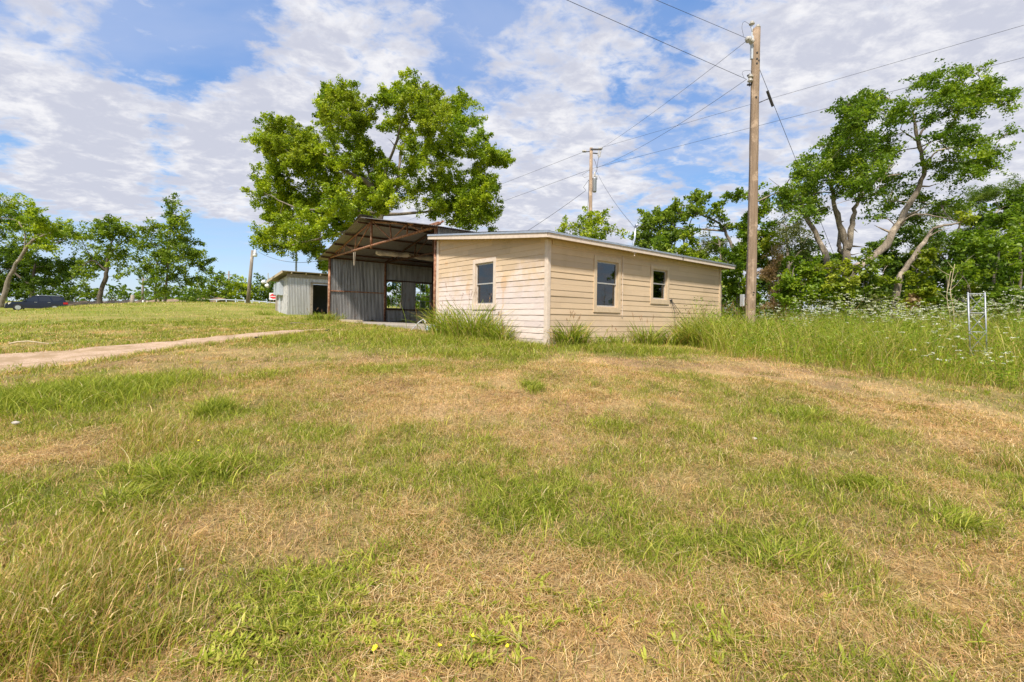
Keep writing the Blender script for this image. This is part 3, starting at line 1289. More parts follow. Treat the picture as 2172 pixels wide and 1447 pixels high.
# bent end plate on the front chord
mb = MB()
mb.box(-.10, .02, BY0 - .28, BY0 + .30, CHD + .02, CHD + .11)
mb.tube([(-.02, BY0 - .25, CHD + .06), (-.02, BY0 - .48, CHD + .10)], .03)
mb.build('end_plate', M['rust_steel'], barn)
mb = MB()
mb.box(2.2, 2.26, BY0 + .4, BY0 + 1.9, CHD + .02, CHD + .075)
mb.build('strip_light', M['white_paint'], barn)
mb = MB()
mb.box(4.4, 4.46, BY0 + .15, BY0 + 1.3, 2.5, 2.62)
mb.build('shelf_board', M['wood_pale'], barn)

# sagging roll of insulation lying on the truss chords
pts, rad = [], []
for i in range(22):
    f = i / 21
    x = 1.35 + 4.9 * f
    pts.append((x, 13.7 + .06 * math.sin(i * 1.3), CHD + .17 - .07 * math.sin(PI * min(1, abs(x - 3.06) / 3)) - .03 * f))
    rad.append(.125 + .02 * math.sin(i * 2.1) if 0 < i < 21 else .09)
mb = MB()
mb.tube(pts, rad, 10)
o = mb.build('insulation_roll', M['insulation'], None, True)
o.location, o.rotation_euler = HROOT, (0, 0, HRZ)
tag(o, 'long sagging buff roll lying across the chords under the barn roof', 'insulation roll')
# rope hanging in a loop
p0 = Vector((.02, BMID + 2.05, CHD - .03))
mb = MB()
mb.tube([p0 + Vector((0, .10, 0)), p0 + Vector((0, .09, -.35)), p0 + Vector((0, .05, -.62)), p0 + Vector((0, 0, -.68)),
         p0 + Vector((0, -.06, -.60)), p0 + Vector((0, -.09, -.3)), p0 + Vector((0, -.10, 0))], .013, 6)
o = mb.build('rope', M['rope'], None, True)
o.location, o.rotation_euler = HROOT, (0, 0, HRZ)
tag(o, 'short loop of rope hanging from the front truss of the barn', 'rope')
# thin wire drooping under the back of the barn roof
mb = MB()
mb.tube([(3.1, BY1 - .12, CHD - .02), (3.9, BY1 - .14, CHD - .12), (4.7, BY1 - .14, CHD - .26), (5.5, BY1 - .14, CHD - .17), (6.1, BY1 - .14, CHD - .20)], .009, 5)
o = mb.build('electric_cord', M['wood_pale'], None, True)
o.location, o.rotation_euler = HROOT, (0, 0, HRZ)
tag(o, 'pale cord drooping along the top of the windowed barn wall', 'cord')

# timbers lying across the barn mouth
for (x, ya, yb, w, h, z, mt, lab) in ((-.30, 11.45, 15.35, .28, .15, .33, 'wood_pale', 'pale heavy timber lying as a step in the barn mouth'),
                                      (-.62, 12.3, 14.6, .12, .07, .24, 'wood_grey', 'thin grey board lying in front of the barn step')):
    mb = MB()
    mb.box(-w / 2, w / 2, ya, yb, 0, h)
    o = mb.build('timber', M[mt], None, bevel=.01)
    o.rotation_euler = (0, 0, HRZ)
    o.location = HROOT + DS * x + Vector((0, 0, z - .04))
    tag(o, lab, 'timber')

# ------------------------------------------------------------------ the tin shed
SX0, SX1, SY0, SY1 = -.41, 4.2, 23.45, 26.8
SZB, SZF, SZL = .35, 3.16, 2.86
shed = empty('shed', hw(SX0, SY0, SZB), HRZ)
tag(shed, 'small lean-to shed of pale corrugated tin with a dark doorway, behind the barn', 'shed')
so = Vector((-SX0, -SY0, -SZB))


def shb(mb, *a):
    mb.box(a[0] - SX0, a[1] - SX0, a[2] - SY0, a[3] - SY0, a[4] - SZB, a[5] - SZB)


D0, D1, DZ = 1.50, 2.45, 2.66
mb = MB()
corrug(mb, 0, D0, 0, SZF - SZB, 'x', 0, amp=.017, pitch=.092)
corrug(mb, D0, D1, DZ - SZB, SZF - SZB, 'x', 0, amp=.017, pitch=.092)
corrug(mb, D1, SX1 - SX0, 0, SZF - SZB, 'x', 0, amp=.017, pitch=.092)
mb.build('front_wall', M['tin_pale'], shed, True)
mb = MB()
mb.add([(0, .02, 0), (0, SY1 - SY0, 0), (0, SY1 - SY0, SZL - SZB), (0, .02, SZF - SZB)], [(0, 1, 2, 3)])
for k in range(5):
    y = .12 + k * .52
    mb.box(-.022, -.002, y, y + .47, 0.0, SZF - SZB - .09 * y - .03)
mb.build('end_wall', M['grey_board'], shed)
mb = MB()
mb.add([(0, SY1 - SY0, 0), (SX1 - SX0, SY1 - SY0, 0), (SX1 - SX0, SY1 - SY0, SZL - SZB), (0, SY1 - SY0, SZL - SZB)], [(0, 1, 2, 3)])
mb.add([(SX1 - SX0, 0, 0), (SX1 - SX0, SY1 - SY0, 0), (SX1 - SX0, SY1 - SY0, SZL - SZB), (SX1 - SX0, 0, SZF - SZB)], [(3, 2, 1, 0)])
mb.build('rear_wall', M['inner_wall'], shed)
mb = MB()
mb.box(D0 - .16, D0, -.05, .03, 0, DZ - SZB + .13)
mb.box(D1, D1 + .16, -.05, .03, 0, DZ - SZB + .13)
mb.box(D0, D1, -.05, .03, DZ - SZB, DZ - SZB + .13)
mb.build('door_frame', M['wood_grey'], shed)
mb = MB()
mb.box(-.024, -.003, SY1 - SY0 - .55, SY1 - SY0 - .02, 0, 1.55)
mb.build('corner_plank', M['wood_grey'], shed)
sslope = (SZL - SZF) / (SY1 - SY0)


def szr(y):
    return SZF - SZB + .10 + sslope * y


mb = MB()
mb.add([(-.42, -.38, szr(-.38) + .06), (SX1 - SX0 + .3, -.38, szr(-.38) + .06), (SX1 - SX0 + .3, SY1 - SY0 + .75, szr(SY1 - SY0 + .75) + .06), (-.42, SY1 - SY0 + .75, szr(SY1 - SY0 + .75) + .06),
        (-.42, -.38, szr(-.38) + .10), (SX1 - SX0 + .3, -.38, szr(-.38) + .10), (SX1 - SX0 + .3, SY1 - SY0 + .75, szr(SY1 - SY0 + .75) + .10), (-.42, SY1 - SY0 + .75, szr(SY1 - SY0 + .75) + .10)],
       [(3, 2, 1, 0), (4, 5, 6, 7), (0, 1, 5, 4), (1, 2, 6, 5), (2, 3, 7, 6), (3, 0, 4, 7)])
mb.build('roof', M['wood_grey'], shed)
mb = MB()
mb.box(-.10, SX1 - SX0 + .2, -.10, -.02, SZF - SZB - .12, SZF - SZB + .10)
mb.build('header_board', M['wood_grey'], shed)
mb = MB()
mb.beam((-.44, -.40, szr(-.40) + .02), (-.44, SY1 - SY0 + .77, szr(SY1 - SY0 + .77) + .02), .03, .16)
mb.build('barge_board', M['wood_pale'], shed)
for x in (.12, 1.0, 1.88, 2.7):
    mb = MB()
    mb.beam((x, -.36, szr(-.36) + .0), (x, .3, szr(.3) + .0), .05, .11)
    mb.build('rafter', M['wood_pale'], shed)
# meter boxes on the white end wall
for (ya, yb, za, zb, d) in ((1.15, 2.10, 1.55, 2.42, .22), (2.14, 2.85, 1.58, 2.40, .20)):
    mb = MB()
    mb.box(-.03 - d, -.025, ya, yb, za, zb)
    b_ = mb.build('breaker_box', M['box_grey'], shed, bevel=.01)
    mb = MB()
    mb.box(-.055 - d, -.031 - d, ya + .03, yb - .03, za + .03, zb - .03)
    mb.build('door', M['box_grey'], b_, bevel=.008)
mb = MB()
mb.tube([(-.12, 1.6, 0), (-.12, 1.6, 1.55)], .03)
mb.build('conduit', M['box_grey'], shed)
# floodlights on an arm off the low corner
fl = empty('floodlight', hw(SX0 - .35, SY1 + .62, 2.80), HRZ)
tag(fl, 'twin floodlights on a short arm at the low corner of the tin shed', 'floodlight')
mb = MB()
mb.tube([(.2, -.05, 0), (-.02, .1, .05), (-.1, 1.25, .14)], .032)
mb.build('arm', M['box_grey'], fl)
mb = MB()
mb.box(-.03, .03, .10, .20, -.10, .72)
mb.build('fin', M['box_grey'], fl)
for y, z in ((1.32, .16), (.02, -.16)):
    mb = MB()
    mb.lathe([(.06, -.12), (.15, .0), (.17, .14), (.0, .15)], (-.1, y, z), 'X', 10)
    mb.build('lamp_head', M['lamp_glass'], fl, True)
# ------------------------------------------------------------------ poles and wires


def wire(pts, rad, lab, sag=0.0, mat='wire_dark', name='power_line', cat='wire', group=None):
    if len(pts) == 2:
        a, b = pts
        n = 16
        pts = [a.lerp(b, i / n) - Vector((0, 0, sag * 4 * (i / n) * (1 - i / n))) for i in range(n + 1)]
    mb = MB()
    mb.tube(pts, rad * .62, 5)
    return tag(mb.build(name, M[mat]), lab, cat, group)


# near pole
NP_ = Vector((7.85, 15.0, 0))
NPB = ghf(NP_.x, NP_.y)
near_pole = empty('utility_pole', (NP_.x, NP_.y, NPB))
tag(near_pole, 'tall weathered wooden utility pole by the right end of the house', 'utility pole')
top_z = at(1600, 62, 15.0).z - NPB
mb = MB()
prof = []
for i in range(15):
    f = i / 14
    prof.append((Vector((.03 * math.sin(f * 5) + .11 * f - .03, .02 * math.sin(f * 4), -.3 + (top_z + .3) * f)), .165 - .045 * f + .004 * math.sin(i * 2.2)))
mb.tube([p for p, r in prof], [r for p, r in prof], 20)
mb.build('shaft', M['pole_wood'], near_pole, True)
PX = lambda h: .11 * h / top_z - .03 + .03 * math.sin(h / top_z * 5)


def insulator(parent, base, direction, s=1.0):
    """porcelain bell on a pin"""
    mb = MB()
    prof = [(.012, 0), (.035, .02), (.085, .04), (.09, .07), (.05, .085), (.06, .10), (.06, .13), (.03, .14), (.0, .145)]
    n = 12
    d_ = Vector(direction).normalized()
    a = d_.orthogonal().normalized()
    b = d_.cross(a)
    base = Vector(base)
    st_ = len(mb.v)
    for r, h in prof:
        for k in range(n):
            mb.v.append(tuple(base + d_ * h * s + (a * math.cos(2 * PI * k / n) + b * math.sin(2 * PI * k / n)) * r * s))
    for i in range(len(prof) - 1):
        for k in range(n):
            k2 = (k + 1) % n
            mb.f.append((st_ + i * n + k, st_ + i * n + k2, st_ + (i + 1) * n + k2, st_ + (i + 1) * n + k))
    return mb.build('insulator', M['porcelain'], parent, True)


tz_ = top_z
insulator(near_pole, (PX(tz_) + .04, 0, tz_ + .0), (0.1, 0, 1), 1.0)
insulator(near_pole, (PX(tz_) - .16, -.02, tz_ + .10), (0, 0, 1), 1.0)
mb = MB()
mb.tube([(PX(tz_) - .14, -.02, tz_ - .55), (PX(tz_) - .16, -.02, tz_ + .12)], .022)
mb.box(PX(tz_) - .18, PX(tz_) - .11, -.06, .03, tz_ - 1.0, tz_ - .25)
mb.build('pin_bracket', M['box_grey'], near_pole)
LW = Vector((-.89, -.45, .12)).normalized()
i0 = Vector((PX(tz_) - .12, -.06, tz_ - .48))
insulator(near_pole, i0 + LW * .02, LW, 1.1)
insulator(near_pole, i0 + LW * .17, LW, 1.25)
i1 = Vector((PX(8) - .12, -.06, tz_ - 1.68))
insulator(near_pole, i1 + Vector((-.06, 0, .02)), (0, 0, 1), .95)
insulator(near_pole, i1 + Vector((-.07, 0, -.12)), (0, 0, 1), 1.0)
mb = MB()
mb.box(PX(8) - .26, PX(8) - .08, -.05, .02, tz_ - 1.86, tz_ - 1.82)
mb.box(PX(8) - .26, PX(8) - .08, -.05, .02, tz_ - 1.56, tz_ - 1.52)
mb.tube([(PX(8) - .19, -.015, tz_ - 1.9), (PX(8) - .19, -.015, tz_ - 1.48)], .014)
mb.build('clevis', M['dark_iron'], near_pole)
for z in (tz_ - .85, tz_ - 1.05, tz_ - 1.2, tz_ - 2.3):
    mb = MB()
    mb.lathe([(0, -.02), (.028, -.02), (.028, .02), (0, .02)], (PX(z) - .02, -.128, z), 'Y', 8)
    mb.build('bolt', M['dark_iron'], near_pole)
mb = MB()
mb.lathe([(0, -.02), (.03, -.02), (.03, .02), (0, .02)], (PX(9) + .05, -.118, tz_ - 1.1), 'Y', 8)
mb.build('bolt', M['dark_iron'], near_pole)
mb = MB()
mb.tube([(.02, -.19, 1.68), (-.02, -.21, 1.70)], .02)
mb.build('step_bolt', M['dark_iron'], near_pole)
NPW1 = Vector((NP_.x, NP_.y, NPB)) + i0 + LW * .36
NPW2 = Vector((NP_.x, NP_.y, NPB)) + i1 + Vector((-.2, -.02, -.02))
# ground wire down the shaft
mb = MB()
mb.tube([(PX(tz_ * f) - .165 + .045 * f, -.02, tz_ * f) for f in (0.03, .2, .4, .6, .8)], .007, 5)
mb.build('ground_wire', M['wire_dark'], near_pole)

# far pole with the transformer
FY = 28.0
ft = at(1254, 314, FY)
FPB = ghf(ft.x, FY)
far_pole = empty('utility_pole', (ft.x, FY, FPB))
tag(far_pole, 'wooden utility pole with a grey transformer can, beyond the house roof', 'utility pole')
fh = ft.z - FPB
mb = MB()
mb.tube([(.02, 0, -.3), (.02, 0, fh * .5), (0, 0, fh)], [.135, .115, .095], 14)
mb.build('shaft', M['pole_wood'], far_pole, True)


def fz(py):
    return at(1254, py, FY).z - FPB


mb = MB()
mb.lathe([(0, fz(408)), (.10, fz(408)), (.125, fz(406)), (.125, fz(381)), (.135, fz(380)), (.135, fz(378)), (.0, fz(376))], (.24, -.02, 0), 'Z', 16)
tr_ = mb.build('transformer', M['dull_steel'], far_pole, True)
mb = MB()
mb.lathe([(.05, 0), (.075, .1), (.05, .14), (.075, .2), (.05, .24), (.07, .32), (.02, .36)], (.24, -.02, fz(377)), 'Z', 10)
mb.lathe([(.03, 0), (.05, .05), (.03, .1), (.05, .15), (.02, .3)], (.37, -.02, fz(381)), 'Z', 8)
mb.build('bushing', M['porcelain'], tr_, True)
mb = MB()
mb.beam((-.05, -.08, fz(318)), (.62, -.08, fz(318)), .07, .09)
mb.beam((.1, -.08, fz(326)), (.42, -.08, fz(327)), .05, .06)
mb.build('crossarm', M['dark_iron'], far_pole)
for x in (-.42, -.30, .42, .55):
    insulator(far_pole, (x, -.06, fz(322 if x < 0 else 316)), (-1 if x < 0 else 1, -.1, .1), 1.0)
mb = MB()
mb.tube([(-.1, -.05, fz(322)), (-.5, -.06, fz(324))], .03)
mb.build('strain_arm', M['dark_iron'], far_pole)
mb = MB()
mb.tube([(.46, -.08, fz(320)), (.40, -.1, fz(330)), (.46, -.1, fz(336)), (.58, -.1, fz(322)), (.52, -.1, fz(333))], .035, 6)
mb.build('fuse_cutout', M['porcelain'], far_pole)
mb = MB()
mb.tube([(.44, -.1, fz(336)), (.38, -.1, fz(350)), (.36, -.08, fz(362)), (.26, -.04, fz(368))], .012, 5)
mb.tube([(.15, -.1, fz(338)), (.25, -.1, fz(345)), (.36, -.1, fz(358))], .012, 5)
mb.tube([(-.1, -.05, fz(362)), (-.55, -.05, fz(372)), (-.4, -.05, fz(378)), (-.1, -.05, fz(374))], .009, 5)
mb.tube([(-.12, -.05, fz(382)), (-.35, -.05, fz(393)), (-.45, -.05, fz(398)), (-.30, -.05, fz(404))], .012, 5)
mb.tube([(-.12, -.03, fz(382)), (-.13, -.03, fz(425)), (-.2, -.02, fz(455)), (-.14, -.02, fz(500))], .012, 5)
mb.build('lead_wire', M['wire_dark'], far_pole)
FP = lambda dx, py: Vector((ft.x + dx, FY - .06, at(1254, py, FY).z))

ndir = Vector((-2.95, -1.47, 0))
wire([NPW1, NPW1 + ndir * 2.2 + Vector((0, 0, -.05)), NPW1 + ndir * 5], .010, 'wire running from the near pole top over the camera, upper of the two')
ndir2 = Vector((-6.1, -3.45, 0))
wire([NPW2, NPW2 + ndir2 * 1.1, NPW2 + ndir2 * 2.6], .011, 'wire running from the near pole side over the camera, lower of the two')
wire([NPW1 + Vector((.05, .05, -.05)), FP(.58, 316)], .010, 'upper wire between the two utility poles', .12)
wire([NPW2, FP(.35, 357)], .011, 'lower wire between the two utility poles', .25)
fd = Vector((12.8, -12.3, 0))
wire([FP(.6, 314), FP(.6, 314) + fd, FP(.6, 314) + fd * 2.4], .011, 'upper wire running from the far pole to the right above the leaning elm')
wire([FP(.1, 358), FP(.1, 358) + fd, FP(.1, 358) + fd * 2.4], .012, 'lower wire running from the far pole to the right through the leaning elm')
wire([FP(-.5, 324), FP(-.5, 324) + Vector((-5.9, 7.9, 0)), FP(-.5, 324) + Vector((-30, 40, 0))], .014, 'upper wire running from the far pole left behind the big tree')
wire([FP(-.1, 361), FP(-.1, 361) + Vector((-6.1, 8.8, 0)), FP(-.1, 361) + Vector((-30, 43, 0))], .016, 'lower wire running from the far pole left behind the big tree')
wire([FP(-.3, 405), hw(7.4, 13.5, 3.95)], .020, 'thick service cable sloping from the far pole down to the barn', .15)
wire([FP(.3, 362), MAST], .012, 'service wire sloping from the far pole down to the house mast', .2)
GU = Vector((NP_.x + .12, NP_.y, at(1611, 138, 15).z))
wire([GU, Vector((14.8, 19.0, ghf(14.8, 19)))], .013, 'steel guy wire sloping right from the near pole into the trees', 0, name='guy_wire')
mb = MB()
gd = (Vector((14.8, 19.0, 0)) - GU).normalized()
mb.tube([GU + gd * .9, GU + gd * 1.45], .045, 8)
mb.tube([GU + Vector((-.05, 0, -1.3)), GU + gd * 1.15], .012, 5)
mb.build('guy_grip', M['dark_iron'], near_pole).matrix_world = Matrix.Identity(4)
bpy.context.view_layer.update()
for o in near_pole.children:
    if o.name.startswith('guy_grip'):
        o.location = -near_pole.location
# jumper loops at the near pole
for p, q, lab in ((NPW1, Vector((NP_.x, NP_.y, NPB)) + Vector((PX(tz_) - .14, -.03, tz_ - .2)), 'thin wire loop at the very top of the near pole'),
                  (NPW2, Vector((NP_.x, NP_.y, NPB)) + Vector((PX(8) - .13, -.03, tz_ - 1.45)), 'thin wire loop at the lower insulators of the near pole')):
    mid = (p + q) / 2
    up = Vector((0, 0, .42 if 'top' in lab else .20))
    ctrl = [p - LW * .0 + LW * .12, p + LW * .22 + up * .6, p + LW * .12 + up * 1.15, mid + up * .9, q + up * .15, q]
    pts = []
    for i in range(len(ctrl) - 1):
        p0_, p1_, p2_, p3_ = ctrl[max(i - 1, 0)], ctrl[i], ctrl[i + 1], ctrl[min(i + 2, len(ctrl) - 1)]
        for k in range(5):
            t = k / 5
            pts.append(.5 * ((2 * p1_) + (p2_ - p0_) * t + (2 * p0_ - 5 * p1_ + 4 * p2_ - p3_) * t * t + (3 * p1_ - p0_ - 3 * p2_ + p3_) * t ** 3))
    pts.append(ctrl[-1])
    wire(pts, .008, lab, name='jumper_wire')

# meter box on its own short post beside the near pole
mp = at(1580, 650, 15.3)
g = ghf(mp.x, 15.3)
mt_ = empty('meter_box', (mp.x, 15.3, g), R_(12))
tag(mt_, 'grey electric meter box on a short pipe beside the near utility pole', 'meter box')
mb = MB()
mb.tube([(0, 0, -.1), (0, 0, 1.0)], .028)
mb.build('pipe', M['box_grey'], mt_)
zt = at(1580, 625, 15.3).z - g
mb = MB()
mb.box(-.13, .10, -.09, .09, zt - .40, zt)
mb.build('cabinet', M['box_grey'], mt_, bevel=.012)
mb = MB()
mb.box(-.12, .09, -.115, -.092, zt - .38, zt - .10)
mb.build('cover', M['white_paint'], mt_, bevel=.01)

# pole with the yard lamp, beyond the shed
Y_ = 40.0
b_, t_ = at(525, 655, Y_), at(536, 531, Y_)
g = ghf(b_.x, Y_)
yp = empty('lamp_pole', (b_.x, Y_, g))
tag(yp, 'leaning wooden pole with a yard lamp, left of the tin shed', 'lamp pole')
mb = MB()
mb.tube([(0, 0, -.2), (t_.x - b_.x, 0, t_.z - g)], [.17, .12], 10)
mb.build('shaft', M['pole_grey'], yp, True)
lp = at(541, 537, Y_ - .1)
q = Vector((lp.x - b_.x, -.1, lp.z - g))
mb = MB()
mb.tube([Vector((t_.x - b_.x, 0, q.z + .1)), q + Vector((0, 0, .15))], .03)
mb.lathe([(.0, .32), (.10, .28), (.12, .05), (.19, -.05), (.19, -.1)], q, 'Z', 12)
mb.build('lamp_housing', M['box_grey'], yp, True)
mb = MB()
mb.lathe([(.17, -.1), (.19, -.2), (.16, -.30), (.0, -.34)], q, 'Z', 12)
mb.build('lamp_lens', M['lamp_glass'], yp, True)
wire([Vector((lp.x + .2, Y_, lp.z + .15)), hw(1.0, BY1 - .1, CHD + .3)], .022, 'sagging wire from the yard lamp pole to the barn eave', .7)

# bare steel pole behind the shed
p_ = at(628, 575, 36)
g = ghf(p_.x, 36)
mb = MB()
mb.tube([(p_.x, 36, g - .2), (p_.x, 36, at(628, 500, 36).z)], [.085, .07], 10)
tag(mb.build('steel_pole', M['box_grey'], None, True), 'plain grey steel pole rising behind the tin shed into the tree', 'pole')

# three far poles along the road
for (px, ptop, pbot, Y, lab) in ((485, 575, 640, 95, 'distant thin utility pole above the hedge, nearest the lamp pole'),
                                 (419, 596, 640, 110, 'distant thin utility pole just right of the tall pointed tree'),
                                 (303, 583, 642, 80, 'distant thin utility pole under the left trees, by the fence post')):
    t_ = at(px, ptop, Y)
    g = ghf(t_.x, Y)
    ep = empty('utility_pole', (t_.x, Y, g))
    tag(ep, lab, 'utility pole')
    mb = MB()
    mb.tube([(0, 0, -.3), (.05, 0, t_.z - g)], [.20, .14], 8)
    mb.build('shaft', M['pole_grey'], ep, True)
    mb = MB()
    mb.beam((-.9, 0, t_.z - g - .8), (.9, 0, t_.z - g - .8), .12, .14)
    mb.build('crossarm', M['pole_grey'], ep)

# pipe rail fence beyond the crest
fpts = [(395, 637.5, 58), (440, 636, 56), (480, 636, 54), (520, 637.5, 52), (550, 639.5, 50), (585, 643, 48), (640, 650, 45)]
fw = [at(*p) for p in fpts]
fence = empty('pipe_fence', (fw[3].x, fw[3].y, ghf(fw[3].x, fw[3].y)))
tag(fence, 'low grey pipe rail fence running behind the lamp pole to the shed', 'fence')
mb = MB()
mb.tube([p - fence.location for p in fw], .055, 8)
mb.build('rail', M['box_grey'], fence, True)
for i in range(len(fw) - 1):
    for f in (0.0, .5):
        p = fw[i].lerp(fw[i + 1], f)
        mb = MB()
        mb.tube([Vector((p.x, p.y, ghf(p.x, p.y) - .2)) - fence.location, p - fence.location - Vector((0, 0, .03))], .045, 8)
        mb.build('post', M['box_grey'], fence, True)

# fence posts in the left field
for (px, pt, pb, Y, w, mt, lab) in ((281, 626, 647, 47, .17, 'wood_grey', 'thick grey wooden fence post on the crest under the left trees'),
                                    (303, 637, 648, 49, .07, 'white_paint', 'thin white marker post just right of the wooden fence post'),
                                    (312, 638, 648, 50, .06, 'wood_pale', 'thin pale stake right of the white marker post'),
                                    (345, 636, 649, 52, .09, 'wood_grey', 'grey fence post between the two stems of the pointed tree')):
    t_ = at(px, pt, Y)
    g = ghf(t_.x, Y)
    mb = MB()
    mb.tube([(t_.x, Y, g - .2), (t_.x + .02, Y, t_.z)], [w * 1.05, w], 8)
    tag(mb.build('fence_post', M[mt], None, True), lab, 'post')

# the red and white sign beside the shed
Y_ = 46
s0, s1 = at(571.5, 621.5, Y_), at(590, 636, Y_)
g = ghf(s0.x, Y_)
sg_ = empty('yard_sign', (s0.x, Y_, g))
tag(sg_, 'white sign with red shapes, half hidden behind the left end of the shed', 'sign')
w_, zt, zb = s1.x - s0.x, s0.z - g, s1.z - g
mb = MB()
mb.box(0, w_, -.02, .02, zb, zt)
mb.build('panel', M['sign_white'], sg_)
h_ = zt - zb


def flat(pts, name, mat, off):
    mb = MB()
    n = len(pts)
    vs = [(x * w_, -.021 - off, zb + z * h_) for x, z in pts] + [(x * w_, -.020, zb + z * h_) for x, z in pts]
    mb.add(vs, [tuple(range(n))] + [(i, n + i, n + (i + 1) % n, (i + 1) % n) for i in range(n)])
    mb.build(name, M[mat], sg_)


flat([(.03, .54), (.97, .54), (.90, .70), (.75, .84), (.5, .92), (.32, .88), (.14, .72)], 'red_mark', 'sign_red', .004)
flat([(.03, .44), (.97, .44), (.9, .24), (.7, .14), (.40, .12), (.18, .24)], 'red_mark', 'sign_red', .004)
flat([(.44, .60), (.56, .60), (.58, .80), (.46, .80)], 'black_mark', 'sign_black', .007)
flat([(.66, .62), (.80, .60), (.82, .76), (.70, .80)], 'black_mark', 'sign_black', .007)
for x in (.06, w_ - .06):
    mb = MB()
    mb.box(x - .03, x + .03, .021, .07, -.2, zt - .05)
    mb.build('post', M['wood_grey'], sg_)

# lattice tower section standing in the weeds
TY = 9.6
ta, tb, tcx = at(2053, 620, TY), at(2057, 621, TY + .27), at(2083.5, 619.5, TY)
g = ghf(ta.x, TY)
tw = empty('lattice_tower', (ta.x, TY, g))
tag(tw, 'short galvanised triangular lattice tower section standing in the white-flowered weeds', 'tower')
lean = Vector((.085, 0, 0))
legs = [Vector((0, 0, 0)), Vector((.216, .208, 0)), Vector((.28, -.075, 0))]
H_ = ta.z - g
for L_ in legs:
    mb = MB()
    mb.tube([L_ + lean + Vector((0, 0, -.1)), L_ + Vector((0, 0, H_))], .014, 8)
    mb.build('leg', M['dull_steel'], tw, True)
mb = MB()
PL = lambda i, z: legs[i] + lean * (1 - z / H_) + Vector((0, 0, z))
for k in range(4):
    z1, z0 = H_ - .035 - k * .40, H_ - .035 - (k + 1) * .40
    for i, j in ((0, 2), (1, 2), (0, 1)):
        mb.tube([PL(i, z1), PL(j, z1)], .008, 5)
        mb.tube([PL(i, z1), PL(j, max(0, z0))], .006, 5)
        mb.tube([PL(j, z1), PL(i, max(0, z0))], .006, 5)
mb.build('bracing', M['dull_steel'], tw)

# ------------------------------------------------------------------ the parked car
CYD = 52.8
cf = at(80, 660, CYD)
caro = empty('parked_car', (cf.x, CYD, E - .03), math.atan2(.69, .72) + PI)
tag(caro, 'dark navy estate-bodied SUV parked on the far left behind the grassy crest', 'car')
# x forward (the car looks left in the photo), y to its left, z up
L2, W2_ = 2.5, .96
prof = [(-2.46, .45), (-2.50, .72), (-2.46, .98), (-2.30, 1.10), (-1.9, 1.13), (0.9, 1.10), (1.15, 1.07), (1.9, 1.03), (2.28, .93), (2.46, .76), (2.50, .50), (2.40, .30), (-2.36, .30)]


def extrude(prof, w0, w1=None, mid=None):
    """profile in xz pushed to both sides, gently barrelled"""
    mb = MB()
    n = len(prof)
    lay = [(-1, .93), (-.97, 1.0), (0, 1.0), (.97, 1.0), (1, .93)]
    cz = sum(p[1] for p in prof) / n
    for yy, sc in lay:
        for x, z in prof:
            mb.v.append((x * (.985 if sc < 1 else 1), yy * w0 * (1 - .06 * max(0, (z - .8))), cz + (z - cz) * sc))
    for i in range(len(lay) - 1):
        for k in range(n):
            k2 = (k + 1) % n
            mb.f.append((i * n + k, i * n + k2, (i + 1) * n + k2, (i + 1) * n + k))
    mb.f.append(tuple(range(n)))
    mb.f.append(tuple(reversed([(len(lay) - 1) * n + k for k in range(n)])))
    return mb


extrude(prof, W2_).build('body', M['car_paint'], caro, bevel=.05)
mb = MB()
cab = [(-2.32, 1.08, .86), (-2.10, 1.66, .70), (-1.75, 1.74, .68), (-.1, 1.76, .68), (.35, 1.70, .68), (1.18, 1.06, .86)]
n = len(cab)
for sgn in (-1, 1):
    for x, z, w in cab:
        mb.v.append((x, sgn * w, z))
for k in range(n - 1):
    mb.f.append((k, k + 1, n + k + 1, n + k))
mb.f.append(tuple(range(n)))
mb.f.append(tuple(reversed(range(n, 2 * n))))
mb.f.append((0, n, 2 * n - 1, n - 1))
mb.build('cabin', M['car_paint'], caro, bevel=.03)


def side_glass(pts, name='side_window'):
    for sgn in (-1, 1):
        mb = MB()
        n = len(pts)
        vs = []
        for off in (.004, -.02):
            for x, z in pts:
                w = .86 - (z - 1.07) / .66 * .175
                vs.append((x, sgn * (w + off), z))
        mb.add(vs, [tuple(range(n)) if sgn > 0 else tuple(reversed(range(n)))] + [(i, n + i, n + (i + 1) % n, (i + 1) % n) for i in range(n)])
        mb.build(name, M['car_glass'], caro)


